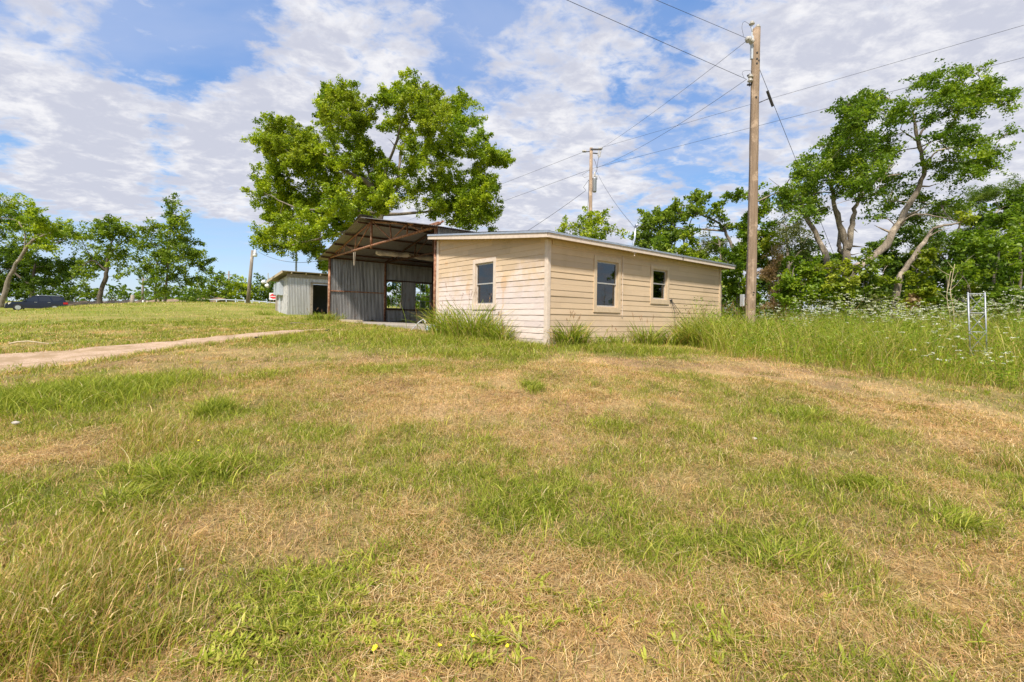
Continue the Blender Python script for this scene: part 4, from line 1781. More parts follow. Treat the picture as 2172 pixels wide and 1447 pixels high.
side_glass([(1.02, 1.13), (.34, 1.62), (.02, 1.68), (-.08, 1.13)])
side_glass([(-.16, 1.13), (-.06, 1.68), (-.95, 1.68), (-1.15, 1.13)])
side_glass([(-1.28, 1.16), (-1.08, 1.66), (-1.85, 1.63), (-2.02, 1.45), (-1.7, 1.2)])
mb = MB()
mb.add([(1.19, -.78, 1.10), (1.19, .78, 1.10), (.40, .62, 1.69), (.40, -.62, 1.69)], [(0, 1, 2, 3)])
mb.build('windscreen', M['car_glass'], caro)
mb = MB()
mb.add([(-2.345, .74, 1.15), (-2.345, -.74, 1.15), (-2.14, -.62, 1.60), (-2.14, .62, 1.60)], [(0, 1, 2, 3)])
mb.build('rear_window', M['car_glass'], caro)
for sgn in (-1, 1):
    mb = MB()
    mb.tube([(.2, sgn * .66, 1.79), (-.1, sgn * .66, 1.83), (-1.7, sgn * .66, 1.82), (-1.85, sgn * .66, 1.76)], .022, 6)
    mb.build('roof_rail', M['chrome'], caro, True)
    mb = MB()
    mb.box(.88, 1.10, sgn * .92 - .10, sgn * .92 + .10, 1.10, 1.24)
    mb.build('mirror', M['car_paint'], caro, bevel=.03)
    mb = MB()
    mb.add([(2.20, sgn * .955, .92), (2.44, sgn * .80, .82), (2.50, sgn * .62, .80), (2.49, sgn * .62, .66), (2.42, sgn * .86, .70), (2.12, sgn * .975, .80)],
           [tuple(range(6)) if sgn > 0 else tuple(reversed(range(6)))])
    mb.add([(2.0, sgn * .972, .92), (2.20, sgn * .972, .925), (2.46, sgn * .90, .74), (2.2, sgn * .972, .72)], [(3, 2, 1, 0) if sgn > 0 else (0, 1, 2, 3)])
    mb.build('headlight', M['head_lamp'], caro)
    mb = MB()
    mb.box(-2.52, -2.12, sgn * .955 - .03, sgn * .955 + .02, .84, 1.06)
    mb.build('tail_light', M['tail_red'], caro, bevel=.02)
    for x in (.02, -1.06):
        mb = MB()
        mb.box(x, x + .22, sgn * .965 - .012, sgn * .965 + .022, 1.0, 1.035)
        mb.build('door_handle', M['chrome'], caro)
    for x in (1.0, -.11, -1.2):
        mb = MB()
        mb.box(x - .005, x + .005, sgn * .955 - .01, sgn * .955 + .006, .42, 1.06)
        mb.build('door_seam', M['dark_void'], caro)
    mb = MB()
    mb.box(-1.2, 1.1, sgn * .95 - .03, sgn * .95 + .03, .30, .40)
    mb.build('sill_trim', M['car_trim'], caro)
mb = MB()
mb.box(2.46, 2.53, -.62, .62, .45, .78)
mb.build('grille', M['chrome'], caro, bevel=.02)
mb = MB()
mb.box(2.40, 2.55, -.88, .88, .27, .44)
mb.box(-2.56, -2.40, -.88, .88, .30, .62)
mb.build('bumper', M['car_trim'], caro, bevel=.03)
mb = MB()
mb.add([(-2.42, -.6, 1.60), (-2.42, .6, 1.60), (-2.1, .6, 1.69), (-2.1, -.6, 1.69), (-2.42, -.6, 1.64), (-2.42, .6, 1.64), (-2.1, .6, 1.73), (-2.1, -.6, 1.73)],
       [(3, 2, 1, 0), (4, 5, 6, 7), (0, 1, 5, 4), (1, 2, 6, 5), (2, 3, 7, 6), (3, 0, 4, 7)])
mb.build('spoiler', M['car_paint'], caro)
for x in (1.50, -1.42):
    for sgn in (-1, 1):
        y = sgn * .84
        mb = MB()
        mb.lathe([(.0, -.02), (.43, -.02), (.43, .02), (0, .02)], (x, sgn * .955, .40), 'Y', 24)
        mb.build('wheel_arch', M['dark_void'], caro)
        mb = MB()
        mb.lathe([(.22, -.14), (.35, -.135), (.38, -.10), (.38, .10), (.35, .135), (.22, .14)], (x, y, .38), 'Y', 28)
        wheel = mb.build('wheel', M['rubber'], caro, True)
        mb = MB()
        mb.lathe([(.235, -.13), (.255, .0), (.25, .13), (.225, .145)] if sgn > 0 else [(.225, -.145), (.25, -.13), (.255, 0), (.235, .13)], (x, y, .38), 'Y', 28)
        for k in range(6):
            a = k * PI / 3
            yy = y + sgn * .152
            mb.beam((x, yy, .38), (x + .235 * math.cos(a), yy, .38 + .235 * math.sin(a)), .05, .02, (0, 1, 0))
        mb.lathe([(0, -.01), (.06, -.01), (.06, .012), (0, .012)], (x, y + sgn * .155, .38), 'Y', 12)
        mb.build('rim', M['chrome'], wheel)

# ------------------------------------------------------------------ litter by the barn mouth and on the lawn
p = at(917, 688, 14.7)
mb = MB()
g = ghf(p.x, p.y)
rr = random.Random(4)
nn_, mm = 9, 14
for i in range(nn_):
    th = PI * .5 * i / (nn_ - 1)
    for k in range(mm):
        a = 2 * PI * k / mm
        r = .17 * math.cos(th) * (1 + .25 * rr.uniform(-1, 1)) + .002
        mb.v.append((p.x + r * math.cos(a) * 1.2, p.y + r * math.sin(a), g + .10 + .17 * math.sin(th) * (1 + .2 * rr.uniform(-1, 1))))
for i in range(nn_ - 1):
    for k in range(mm):
        mb.f.append((i * mm + k, i * mm + (k + 1) % mm, (i + 1) * mm + (k + 1) % mm, (i + 1) * mm + k))
tag(mb.build('plastic_bag', M['plastic_blue']), 'crumpled pale plastic bag in the grass at the left foot of the house', 'bag')
p = at(893, 690, 14.9)
g = ghf(p.x, p.y) + .05
mb = MB()
mb.tube([(p.x - .28, p.y - .2, g), (p.x - .08, p.y, g + .26), (p.x + .06, p.y + .05, g + .36), (p.x + .13, p.y + .05, g + .30), (p.x + .12, p.y + .05, g + .2)], [.016, .016, .02, .028, .03], 8)
tag(mb.build('bent_pipe', M['plastic_white'], None, True), 'bent pale pipe sticking up beside the plastic bag at the barn mouth', 'pipe')

for (px, py, ln, ang, mt, r, lab) in ((75, 733, 1.0, .35, 'stick_pale', .02, 'pale broken branch lying on the grass above the driveway'),
                                      (640, 690, .8, .1, 'twig_dry', .016, 'dark stick lying at the end of the driveway near the shed'),
                                      (548, 722, .22, .2, 'dark_iron', .016, 'small black scrap lying at the edge of the driveway'),
                                      (700, 706, .2, .9, 'dark_iron', .016, 'small black scrap lying in the grass before the barn')):
    c_ = ground_at(px, py)
    mb = MB()
    rr = random.Random(px)
    d_ = Vector((math.cos(ang), math.sin(ang), 0))
    pts = []
    for i in range(7):
        q = c_ + d_ * ln * (i / 6 - .5) + Vector((rr.uniform(-.05, .05), rr.uniform(-.05, .05), 0))
        pts.append(Vector((q.x, q.y, ghf(q.x, q.y) + r + .05 + .03 * math.sin(i))))
    mb.tube(pts, [r * (1.1 - .12 * i) for i in range(7)], 7)
    if ln > 1:
        mb.tube([pts[3], pts[3] + Vector((.2, .25, .12)), pts[3] + Vector((.5, .3, .16))], [r * .7, r * .5, r * .3], 6)
        mb.tube([pts[4], pts[4] + Vector((.2, -.05, .15)), pts[4] + Vector((.35, -.1, .25))], [r * .5, r * .4, r * .2], 6)
    tag(mb.build('stick' if 'dark_iron' not in mt else 'scrap', M[mt], None, True), lab, 'stick' if 'dark_iron' not in mt else 'scrap')

# curved dark twig in the grass close to the camera
c_ = ground_at(335, 1285)
mb = MB()
pts = [ground_at(300, 1252), ground_at(312, 1268), ground_at(328, 1290), ground_at(345, 1303), ground_at(360, 1310)]
mb.tube([q + Vector((0, 0, .07 - .012 * i)) for i, q in enumerate(pts)], [.0045, .006, .006, .005, .003], 7)
tag(mb.build('twig', M['twig_dry'], None, True), 'curved dark twig lying in the grass near the bottom left corner', 'twig')

for (px, py, r, lab) in ((383, 1243, .016, 'small pale stone in the grass right of the curved twig'), (35, 905, .035, 'pale flat stone on the bare patch below the driveway'),
                         (1600, 937, .022, 'small white stone in the dry grass on the right half of the lawn')):
    c_ = ground_at(px, py)
    mb = MB()
    rr = random.Random(px)
    n, k_ = 6, 9
    for i in range(n):
        th = -PI / 2 + PI * i / (n - 1)
        for k in range(k_):
            a = 2 * PI * k / k_
            q = r * (1 + .2 * rr.uniform(-1, 1))
            mb.v.append((c_.x + q * 1.3 * math.cos(th) * math.cos(a), c_.y + q * math.cos(th) * math.sin(a), ghf(c_.x, c_.y) + .03 + q * .6 * math.sin(th)))
    for i in range(n - 1):
        for k in range(k_):
            mb.f.append((i * k_ + k, i * k_ + (k + 1) % k_, (i + 1) * k_ + (k + 1) % k_, (i + 1) * k_ + k))
    tag(mb.build('stone', M['stone_white'], None, True), lab, 'stone')
# ------------------------------------------------------------------ foliage
GREENS = {
    'oak': ((.11, .18, .010), (.28, .365, .018), (.54, .58, .036)),
    'dark': ((.050, .095, .012), (.110, .18, .017), (.22, .30, .028)),
    'mid': ((.075, .13, .012), (.175, .25, .018), (.34, .41, .032)),
    'elm': ((.062, .120, .010), (.150, .24, .017), (.32, .41, .030)),
    'lime': ((.085, .16, .010), (.20, .30, .018), (.38, .45, .035)),
    'vine': ((.13, .19, .012), (.28, .34, .022), (.46, .48, .05)),  # vine leaves, and the sunlight painted on the big tree's boughs
    'cedar': ((.075, .095, .03), (.14, .16, .045), (.24, .25, .08)),
    'feather': ((.075, .125, .02), (.14, .205, .03), (.25, .31, .055)),
    'dry': ((.20, .125, .06), (.34, .22, .11), (.46, .33, .18)),
}


def leaf_mesh(P, size, asp, bias, droop=0.0):
    """rhombic leaves at the points P; returns V, quads"""
    n = len(P)
    nrm = rng.normal(size=(n, 3))
    nrm[:, 2] = np.abs(nrm[:, 2]) + bias
    nrm /= np.linalg.norm(nrm, axis=1)[:, None]
    u = rng.normal(size=(n, 3))
    u[:, 2] -= droop
    u -= nrm * (u * nrm).sum(1)[:, None]
    u /= np.linalg.norm(u, axis=1)[:, None]
    w = np.cross(nrm, u)
    s = size * rng.uniform(.55, 1.3, n)[:, None]
    L, W = u * s * .5, w * s * .5 * asp
    V = np.stack([P + L, P + W - L * .15 + nrm * s * .05, P - L, P - W - L * .15 + nrm * s * .05], 1).reshape(-1, 3)
    q = np.arange(n * 4).reshape(n, 4)
    return V, q


def leaf_cols(n, per, pal, bright=.25, yellow=0.0):
    """per = clump index of each leaf"""
    k = per.max() + 1
    a, b, c = (np.array(x) for x in GREENS[pal])
    t = np.clip(rng.normal(.45, .22, k), 0, 1)
    t = t[per] + rng.normal(0, .14, n)
    t = np.clip(t, 0, 1)[:, None]
    col = np.where(t < .5, a + (b - a) * t * 2, b + (c - b) * (t - .5) * 2 * (bright / .25) ** .5)
    return np.clip(col * rng.uniform(.85, 1.15, n)[:, None], 0, 1)


def blob_points(blobs, density, clump, flat=.7, wind=None):
    """blobs: (x,y,z,r). Leaves sit in clumps spread through each blob, thicker to the outside"""
    pts, per = [], []
    k = 0
    cl = []
    for (x, y, z, r) in blobs:
        nc = max(3, int(7 * (r / clump) ** 1.6))
        d_ = rng.normal(size=(nc, 3))
        d_ /= np.linalg.norm(d_, axis=1)[:, None]
        rad = r * rng.uniform(.1, 1.2, nc) ** .6
        cc = np.array((x, y, z)) + d_ * rad[:, None] * np.array((1, 1, .8))
        for c, o_ in zip(cc, d_):
            m = max(3, int(density * clump ** 2 * rng.uniform(.3, 1.7)))
            ax = o_ * .8 + np.array((0, 0, .25)) + rng.normal(0, .45, 3)
            ax /= np.linalg.norm(ax)
            L_ = clump * rng.uniform(.7, 1.5)
            t_ = rng.uniform(-.35, 1.0, m)
            g = np.clip(rng.normal(size=(m, 3)), -1.7, 1.7) * clump * .27 * (1.15 - .55 * np.clip(t_, 0, 1))[:, None] * np.array((1, 1, flat))
            g = g + np.outer(t_ * L_, ax) + np.array((0, 0, -.10)) * (t_ ** 2 * L_)[:, None]
            if wind is not None:
                g += np.outer(rng.uniform(-1, 1, m), np.array(wind)) * clump
            pts.append(c + g)
            per.append(np.full(m, k))
            cl.append(c)
            k += 1
    return np.concatenate(pts), np.concatenate(per), cl


def limb(mb, pts, r0, r1, n=8, wob=.0, rr=None):
    """tapered, slightly crooked limb through pts"""
    out = []
    m = len(pts)
    for i in range(m - 1):
        p0, p1, p2, p3 = pts[max(i - 1, 0)], pts[i], pts[i + 1], pts[min(i + 2, m - 1)]
        for k in range(4):
            t = k / 4
            q = .5 * ((2 * p1) + (p2 - p0) * t + (2 * p0 - 5 * p1 + 4 * p2 - p3) * t * t + (3 * p1 - p0 - 3 * p2 + p3) * t ** 3)
            if rr and 0 < i * 4 + k:
                q = q + Vector((rr.uniform(-wob, wob), rr.uniform(-wob, wob), rr.uniform(-wob, wob) * .5))
            out.append(q)
    out.append(pts[-1])
    k = len(out) - 1
    mb.tube(out, [(r0 + (r1 - r0) * (i / k) ** .8) * (1 + (rr.uniform(-.13, .16) if rr else 0)) for i in range(k + 1)], n)
    return out


def tree(name, label, cat, Y, trunks, blobs, pal, size, density=70, clump=.55, asp=.5, depth=None, bark_='bark_grey', group=None, twig=True,
         bias=.3, droop=.2, extra=None, wind=None, flat=.7, seed=0):
    """trunks: lists of (px, py, radius[, dY]); blobs: (px, py, rpx) in the photo at distance Y, spread in depth"""
    global rng
    rng = np.random.default_rng(100 + seed + len(name) + int(Y * 7) + int(blobs[0][0]))
    rr = random.Random(int(blobs[0][0]))
    W = []
    cx_ = sum(b[0] for b in blobs) / len(blobs)
    ex = max(abs(b[0] - cx_) for b in blobs) + 1
    dep = depth if depth is not None else ex / FOC * Y * .75
    for b in blobs:
        px, py, rp = b[:3]
        k = math.sqrt(max(.1, 1 - ((px - cx_) / ex) ** 2))
        dy = b[3] if len(b) > 3 else rr.uniform(-1, 1) * dep * k
        p = at(px, py, Y + dy)
        W.append((p.x, p.y, p.z, rp / FOC * (Y + dy)))
    tr0 = trunks[0][0]
    b0 = at(tr0[0], tr0[1], Y + (tr0[3] if len(tr0) > 3 else 0))
    base = Vector((b0.x, b0.y, ghf(b0.x, b0.y)))
    root = empty(name, base)
    tag(root, label, cat, group)
    mb = MB()
    nodes = []
    for ti, tr in enumerate(trunks):
        pts = [at(q[0], q[1], Y + (q[3] if len(q) > 3 else 0)) for q in tr]
        if ti == 0:
            pts[0].z = base.z - .25
        ts_ = .64 if Y < 18 else .62
        out = limb(mb, pts, tr[0][2] * ts_, tr[-1][2] * ts_, 12, tr[-1][2] * .5 + .012, rr)
        for i, q in enumerate(out):
            f = i / len(out)
            if f > .3 or ti > 0:
                nodes.append((q, tr[0][2] + (tr[-1][2] - tr[0][2]) * f))
    for (q, r_) in nodes[2::3]:
        if r_ > .04 and rr.random() < .6:
            e = q + Vector((rr.uniform(-1, 1), rr.uniform(-1, 1), rr.uniform(-.2, .8))) * rr.uniform(.3, .9)
            mb.tube([q, q.lerp(e, .5) + Vector((0, 0, rr.uniform(-.08, .08))), e], [r_ * .28, r_ * .16, .005], 5, False)
    if twig:
        order = sorted(W, key=lambda w: min((Vector(w[:3]) - n[0]).length for n in nodes))
        for w in order:
            c = Vector(w[:3])
            best = min(nodes, key=lambda n: (c - n[0]).length + max(0, n[0].z - c.z) * .8)
            a = best[0]
            L_ = (c - a).length
            if L_ < .15:
                continue
            r0 = min(best[1] * .6, .014 + .013 * L_)
            mid = a.lerp(c, .5) + Vector((rr.uniform(-.12, .12) * L_, rr.uniform(-.12, .12) * L_, rr.uniform(.0, .14) * L_))
            out = limb(mb, [a, mid, c], r0, max(.012, r0 * .4), 6, r0 * .5, rr)
            for i, q in enumerate(out[2:]):
                nodes.append((q, r0 * (1 - .5 * i / len(out))))
            for _ in range(5):
                e = c + Vector((rr.uniform(-1, 1), rr.uniform(-1, 1), rr.uniform(-.6, .9))) * w[3] * .9
                s_ = out[rr.randrange(len(out) // 2, len(out))]
                mb.tube([s_, s_.lerp(e, .5) + Vector((0, 0, rr.uniform(-.05, .12) * w[3])), e], [r0 * .4 + .004, r0 * .3 + .003, .004], 5, False)
    o = mb.build('trunk', M[bark_], root, True)
    o.location = -base
    P, per, _ = blob_points(W, density / max(size, .05) ** 2 * .03 * (9.0 if Y > 50 else 7.0 if Y > 25 else 13.0), clump, flat, wind)
    print('LEAVES', name, len(P))
    V, q = leaf_mesh(P, size, asp, bias, droop)
    col = leaf_cols(len(P), per, pal)
    if extra:
        for (px, py, rp, pal2) in extra:
            c = at(px, py, Y)
            s = P[:, 1] / Y
            d2 = ((P[:, 0] / s - c.x) ** 2 + ((P[:, 2] - E) / s + E - c.z) ** 2)
            hit = d2 < (rp / FOC * Y) ** 2
            hit &= rng.uniform(size=len(P)) < .8
            if hit.any():
                col[hit] = leaf_cols(len(P), per, pal2)[hit]
    o = np_obj('crown', V - np.array(base), q, None, M['leaf'], root, np.repeat(col, 4, 0))
    return root


T = lambda *a: list(a)


def TB(*a, n=110, reach=85, r=17, seed=1):
    """the named boughs, and smaller ones in the gaps between neighbours"""
    rr_ = random.Random(seed)
    out = [(p[0], p[1], p[2] * rr_.uniform(.88, 1.15)) for p in a]
    k = 0
    while k < n:
        p, q = rr_.choice(a), rr_.choice(a)
        if p != q and math.hypot(p[0] - q[0], p[1] - q[1]) < reach:
            f = rr_.uniform(.3, .7)
            out.append((p[0] * f + q[0] * (1 - f) + rr_.uniform(-8, 8), p[1] * f + q[1] * (1 - f) + rr_.uniform(-8, 8), r * rr_.uniform(.6, 1.3)))
            k += 1
    return out

# the big tree behind the barn
tree('shade_tree', 'very large spreading yellow-green tree towering behind the barn', 'tree', 32,
     [[(812, 640, .55), (808, 540, .50), (806, 455, .42), (803, 425, .36), (775, 385, .28, -1), (735, 365, .2, -2), (690, 330, .12, -2), (655, 308, .06, -2)],
      [(806, 440, .30), (812, 400, .24, 1), (822, 355, .2, 1), (838, 310, .15, 0), (850, 265, .1, 0), (868, 230, .05, 0)],
      [(806, 430, .26), (845, 395, .22, 2), (870, 350, .17, 3), (905, 320, .13, 3), (945, 300, .08, 3)],
      [(803, 425, .2), (770, 330, .16, 1), (748, 280, .1, 1), (738, 230, .05, 1)],
      [(845, 395, .2, 2), (848, 330, .16, 2), (858, 300, .1, 3)],
      [(806, 455, .2), (720, 440, .14, -2), (650, 445, .08, -3), (590, 425, .05, -3)],
      [(806, 455, .2), (900, 450, .14, 2), (980, 430, .09, 3), (1040, 420, .05, 3)],
      [(806, 470, .2), (700, 500, .12, -3), (620, 520, .06, -4)]],
     TB((575, 262, 26), (565, 300, 24), (612, 290, 38), (640, 300, 28), (585, 300, 25), (600, 320, 24), (660, 315, 20), (735, 225, 44), (705, 250, 36), (765, 250, 36), (745, 285, 36),
       (722, 200, 24), (690, 290, 24), (700, 210, 18), (815, 208, 16), (880, 192, 36), (862, 235, 42), (910, 215, 36), (930, 260, 44), (978, 232, 36), (1000, 262, 24), (835, 270, 26), (850, 205, 20),
       (950, 300, 40), (1000, 312, 34), (1040, 330, 34), (1060, 345, 22), (1022, 380, 38), (1035, 415, 26), (970, 392, 40), (920, 440, 30), (1000, 440, 40), (1042, 470, 22), (985, 470, 26),
       (565, 380, 28), (552, 415, 24), (590, 408, 36), (620, 440, 40), (660, 420, 34), (640, 470, 40), (585, 460, 30), (570, 520, 22), (610, 520, 34), (650, 515, 34), (560, 495, 16),
       (700, 395, 38), (730, 425, 40), (770, 440, 36), (700, 455, 40), (750, 470, 34), (720, 350, 26), (790, 350, 28), (850, 365, 30), (830, 420, 28), (880, 325, 34), (880, 400, 26),
       (685, 545, 12), (690, 562, 7), (760, 320, 24), (900, 290, 34), (940, 345, 28), (680, 490, 30), (640, 355, 24), (800, 330, 24), (772, 372, 24), (618, 345, 18), (935, 380, 24), (690, 350, 22), (780, 410, 20), (955, 430, 22)),
     'oak', .17, 60, .55, .58, flat=.8, depth=4.5, bark_='bark_grey', extra=[(610, 300, 55, 'vine'), (735, 235, 55, 'vine'), (900, 235, 60, 'vine'), (875, 440, 38, 'vine'), (1000, 270, 40, 'lime')])  # extra: sunlit tops and bright spots of the crown put into the leaf colour

# left group
tree('leaning_tree', 'rounded tree on a leaning bare trunk at the far left edge behind the car', 'tree', 60,
     [[(3, 652, .50), (12, 612, .42), (36, 560, .36), (60, 522, .30), (72, 500, .2)], [(50, 540, .2), (55, 500, .16), (40, 470, .1)], [(66, 512, .2), (105, 495, .12), (140, 502, .06)]],
     T((20, 470, 36), (70, 478, 36), (110, 490, 34), (45, 455, 26), (90, 458, 26), (140, 500, 26), (158, 512, 14), (15, 432, 22), (60, 515, 24), (110, 520, 20), (-20, 470, 40), (-30, 430, 30)),
     'oak', .34, 30, 1.1, .55, bark_='bark_grey', extra=[(30, 470, 30, 'lime'), (145, 505, 30, 'lime')])
tree('dense_tree', 'dense dark green tree filling in behind the leaning trunk at far left', 'tree', 67,
     [[(70, 655, .5), (70, 600, .4), (75, 560, .2)], [(70, 610, .3), (20, 570, .15)]],
     T((20, 560, 42), (60, 570, 42), (100, 575, 36), (40, 610, 32), (90, 612, 32), (130, 565, 22), (128, 600, 22), (8, 600, 38), (3, 540, 36), (140, 625, 14), (-30, 580, 45), (160, 560, 10), (150, 585, 14)),
     'dark', .36, 34, 1.2, .55, bark_='bark_dark')
tree('open_tree', 'open-crowned tree with a stout slanting trunk, second from left behind the crest', 'tree', 58,
     [[(211, 648, .55), (214, 622, .50), (224, 588, .44), (228, 560, .34), (232, 535, .26), (240, 500, .14)], [(226, 575, .2), (195, 552, .12), (165, 575, .06)], [(232, 540, .2), (262, 512, .1), (280, 500, .05)]],
     T((235, 468, 14), (205, 482, 17), (252, 482, 20), (270, 497, 18), (230, 497, 22), (193, 500, 12), (282, 512, 15), (240, 520, 20), (200, 545, 15), (170, 575, 16), (152, 592, 10), (215, 555, 22),
       (242, 552, 18), (185, 560, 14), (262, 545, 18), (180, 600, 10), (250, 590, 8), (165, 500, 12)),
     'mid', .34, 30, .9, .55, bark_='bark_dark')
tree('pointed_tree', 'tall pointed green tree on two dark stems, right of the left group', 'tree', 56,
     [[(350, 650, .30), (352, 610, .28), (358, 545, .2), (364, 440, .05)], [(330, 648, .2), (330, 612, .18), (334, 570, .14), (320, 500, .05)], [(355, 590, .16), (390, 560, .1), (420, 560, .05)]],
     T((362, 426, 7), (366, 442, 12), (372, 460, 18), (382, 478, 22), (362, 488, 20), (392, 503, 26), (360, 518, 28), (402, 538, 28), (422, 558, 20), (432, 575, 12), (380, 553, 30), (350, 558, 28),
       (320, 472, 12), (325, 488, 16), (315, 508, 18), (330, 528, 24), (300, 558, 20), (285, 575, 14), (310, 590, 12), (345, 592, 18), (375, 597, 22), (405, 590, 16), (355, 620, 14), (332, 622, 9), (290, 520, 10)),
     'mid', .32, 34, .9, .5, bark_='bark_dark')
tree('bush', 'small dark round bush at the foot of the pointed tree', 'bush', 54, [[(402, 650, .08), (402, 636, .05)]],
     T((398, 633, 13), (418, 637, 11), (388, 641, 8), (430, 643, 6), (408, 643, 9)), 'dark', .28, 34, .7, .5)
for (lab, bl, pl) in (('leafy bush in the far hedge nearest the pointed tree', T((435, 612, 16), (450, 600, 17), (470, 603, 15), (455, 625, 17), (430, 628, 13), (478, 622, 14)), 'mid'),
                      ('yellow-green bush in the far hedge behind the lamp pole', T((505, 607, 15), (520, 600, 13), (510, 622, 18), (540, 612, 15), (530, 630, 14), (495, 628, 13)), 'oak'),
                      ('dark bushy tree in the far hedge behind the red sign', T((562, 600, 15), (585, 608, 18), (560, 620, 17), (580, 632, 15), (545, 632, 11), (600, 615, 18)), 'dark')):
    tree('hedge_bush', lab, 'bush', 78, [[(bl[3][0], 645, .18), (bl[3][0], 620, .1)]], bl, pl, .42, 34, 1.1, .55, group='bushes in the far hedge')
for (lab, bl, pl) in (('low bushes right behind the tail of the parked car', T((160, 624, 13), (182, 616, 13), (198, 628, 11), (148, 632, 9)), 'mid'),
                      ('low dark bush beyond the stout slanting trunk', T((238, 628, 9), (255, 624, 10), (268, 632, 8), (225, 632, 7)), 'dark'),
                      ('low bright bush beyond the wooden fence post', T((285, 634, 8), (300, 632, 8), (318, 634, 8)), 'lime')):
    tree('low_bush', lab, 'bush', 88, [[(bl[0][0], 645, .12), (bl[0][0], 630, .08)]], bl, pl, .42, 34, 1.0, .55, group='low bushes along the road')
# seen through the barn windows and behind the barn
tree('window_bush', 'leafy bushes growing behind the barn, seen through its broken windows', 'bush', 34, [[(850, 670, .12), (850, 640, .08)], [(895, 660, .1), (895, 630, .06)]],
     T((825, 612, 18), (848, 628, 18), (832, 645, 16), (880, 640, 16), (905, 632, 18), (895, 650, 16), (860, 602, 14), (915, 612, 10), (842, 598, 12), (885, 600, 16), (905, 592, 14), (830, 590, 14), (918, 630, 14)), 'lime', .20, 30, .6, .55)

# trees behind the house
tree('sapling', 'small sparse tree whose top shows over the house roof below the far pole', 'tree', 24,
     [[(1262, 620, .09), (1262, 520, .07), (1264, 480, .03)], [(1262, 510, .05), (1235, 480, .02)], [(1262, 515, .05), (1295, 490, .02)]],
     T((1198, 480, 11), (1245, 470, 20), (1270, 462, 16), (1290, 490, 18), (1238, 488, 18), (1312, 496, 12), (1188, 489, 8), (1262, 500, 24), (1225, 482, 12)), 'oak', .15, 26, .4, .5)
tree('mulberry_tree', 'broad-leaved tree with bare crooked limbs behind the right end of the roof', 'tree', 20.5,
     [[(1565, 690, .16), (1562, 570, .14), (1542, 497, .12), (1518, 470, .09), (1490, 457, .05)], [(1536, 490, .08), (1500, 487, .06), (1470, 486, .05), (1432, 482, .03)], [(1530, 484, .05), (1510, 480, .04), (1480, 492, .02)],
      [(1430, 690, .12), (1437, 545, .09), (1452, 520, .07), (1440, 490, .04)]],
     T((1368, 478, 20), (1392, 463, 22), (1425, 460, 22), (1440, 452, 16), (1395, 498, 26), (1358, 512, 20), (1470, 425, 12), (1490, 428, 18), (1482, 450, 18), (1502, 452, 10), (1535, 462, 9), (1546, 478, 8), (1455, 500, 14),
       (1430, 502, 24), (1402, 530, 26), (1460, 540, 22), (1355, 535, 22), (1420, 470, 14), (1520, 440, 8)), 'mid', .15, 32, .38, .6, droop=1.0, bias=.1, extra=[(1465, 520, 30, 'oak'), (1400, 510, 20, 'lime')])
tree('cedar_tree', 'feathery olive cedar standing behind the near utility pole', 'tree', 22.5,
     [[(1672, 690, .2), (1672, 560, .14), (1668, 480, .05)], [(1672, 570, .1), (1715, 500, .03)], [(1530, 690, .12), (1528, 540, .08), (1520, 500, .03)]],
     T((1690, 478, 20), (1660, 490, 20), (1642, 476, 15), (1700, 518, 24), (1722, 498, 14), (1650, 520, 22), (1672, 455, 10), (1682, 550, 24), (1528, 520, 18), (1502, 512, 16), (1545, 545, 18), (1710, 560, 18)),
     'cedar', .16, 30, .4, .28, wind=(.5, 0, .45))
tree('vine_tree', 'tree smothered in green vine right behind the near pole', 'tree', 18,
     [[(1598, 690, .18), (1596, 560, .15), (1600, 470, .1), (1598, 420, .05)], [(1600, 430, .06), (1640, 412, .04)]],
     T((1590, 412, 13), (1566, 420, 12), (1620, 425, 11), (1605, 440, 12), (1632, 440, 7), (1590, 490, 26), (1600, 530, 34), (1570, 545, 30), (1562, 600, 32), (1582, 640, 28), (1628, 515, 24), (1636, 555, 24), (1560, 570, 24)),
     'lime', .12, 34, .36, .7, extra=[(1640, 520, 26, 'vine'), (1600, 500, 20, 'vine')])
tree('dry_vine', 'brown tangle of dead vine hanging beside the vine-covered tree', 'vine', 17.4,
     [[(1645, 690, .05), (1642, 600, .04), (1636, 520, .02)], [(1655, 690, .04), (1652, 610, .03), (1640, 540, .02)]],
     T((1636, 530, 14), (1640, 560, 17), (1645, 590, 22), (1650, 620, 20), (1645, 645, 18), (1628, 575, 12), (1660, 600, 12)), 'dry', .13, 60, .35, .14, bark_='twig_dry', droop=1.0)

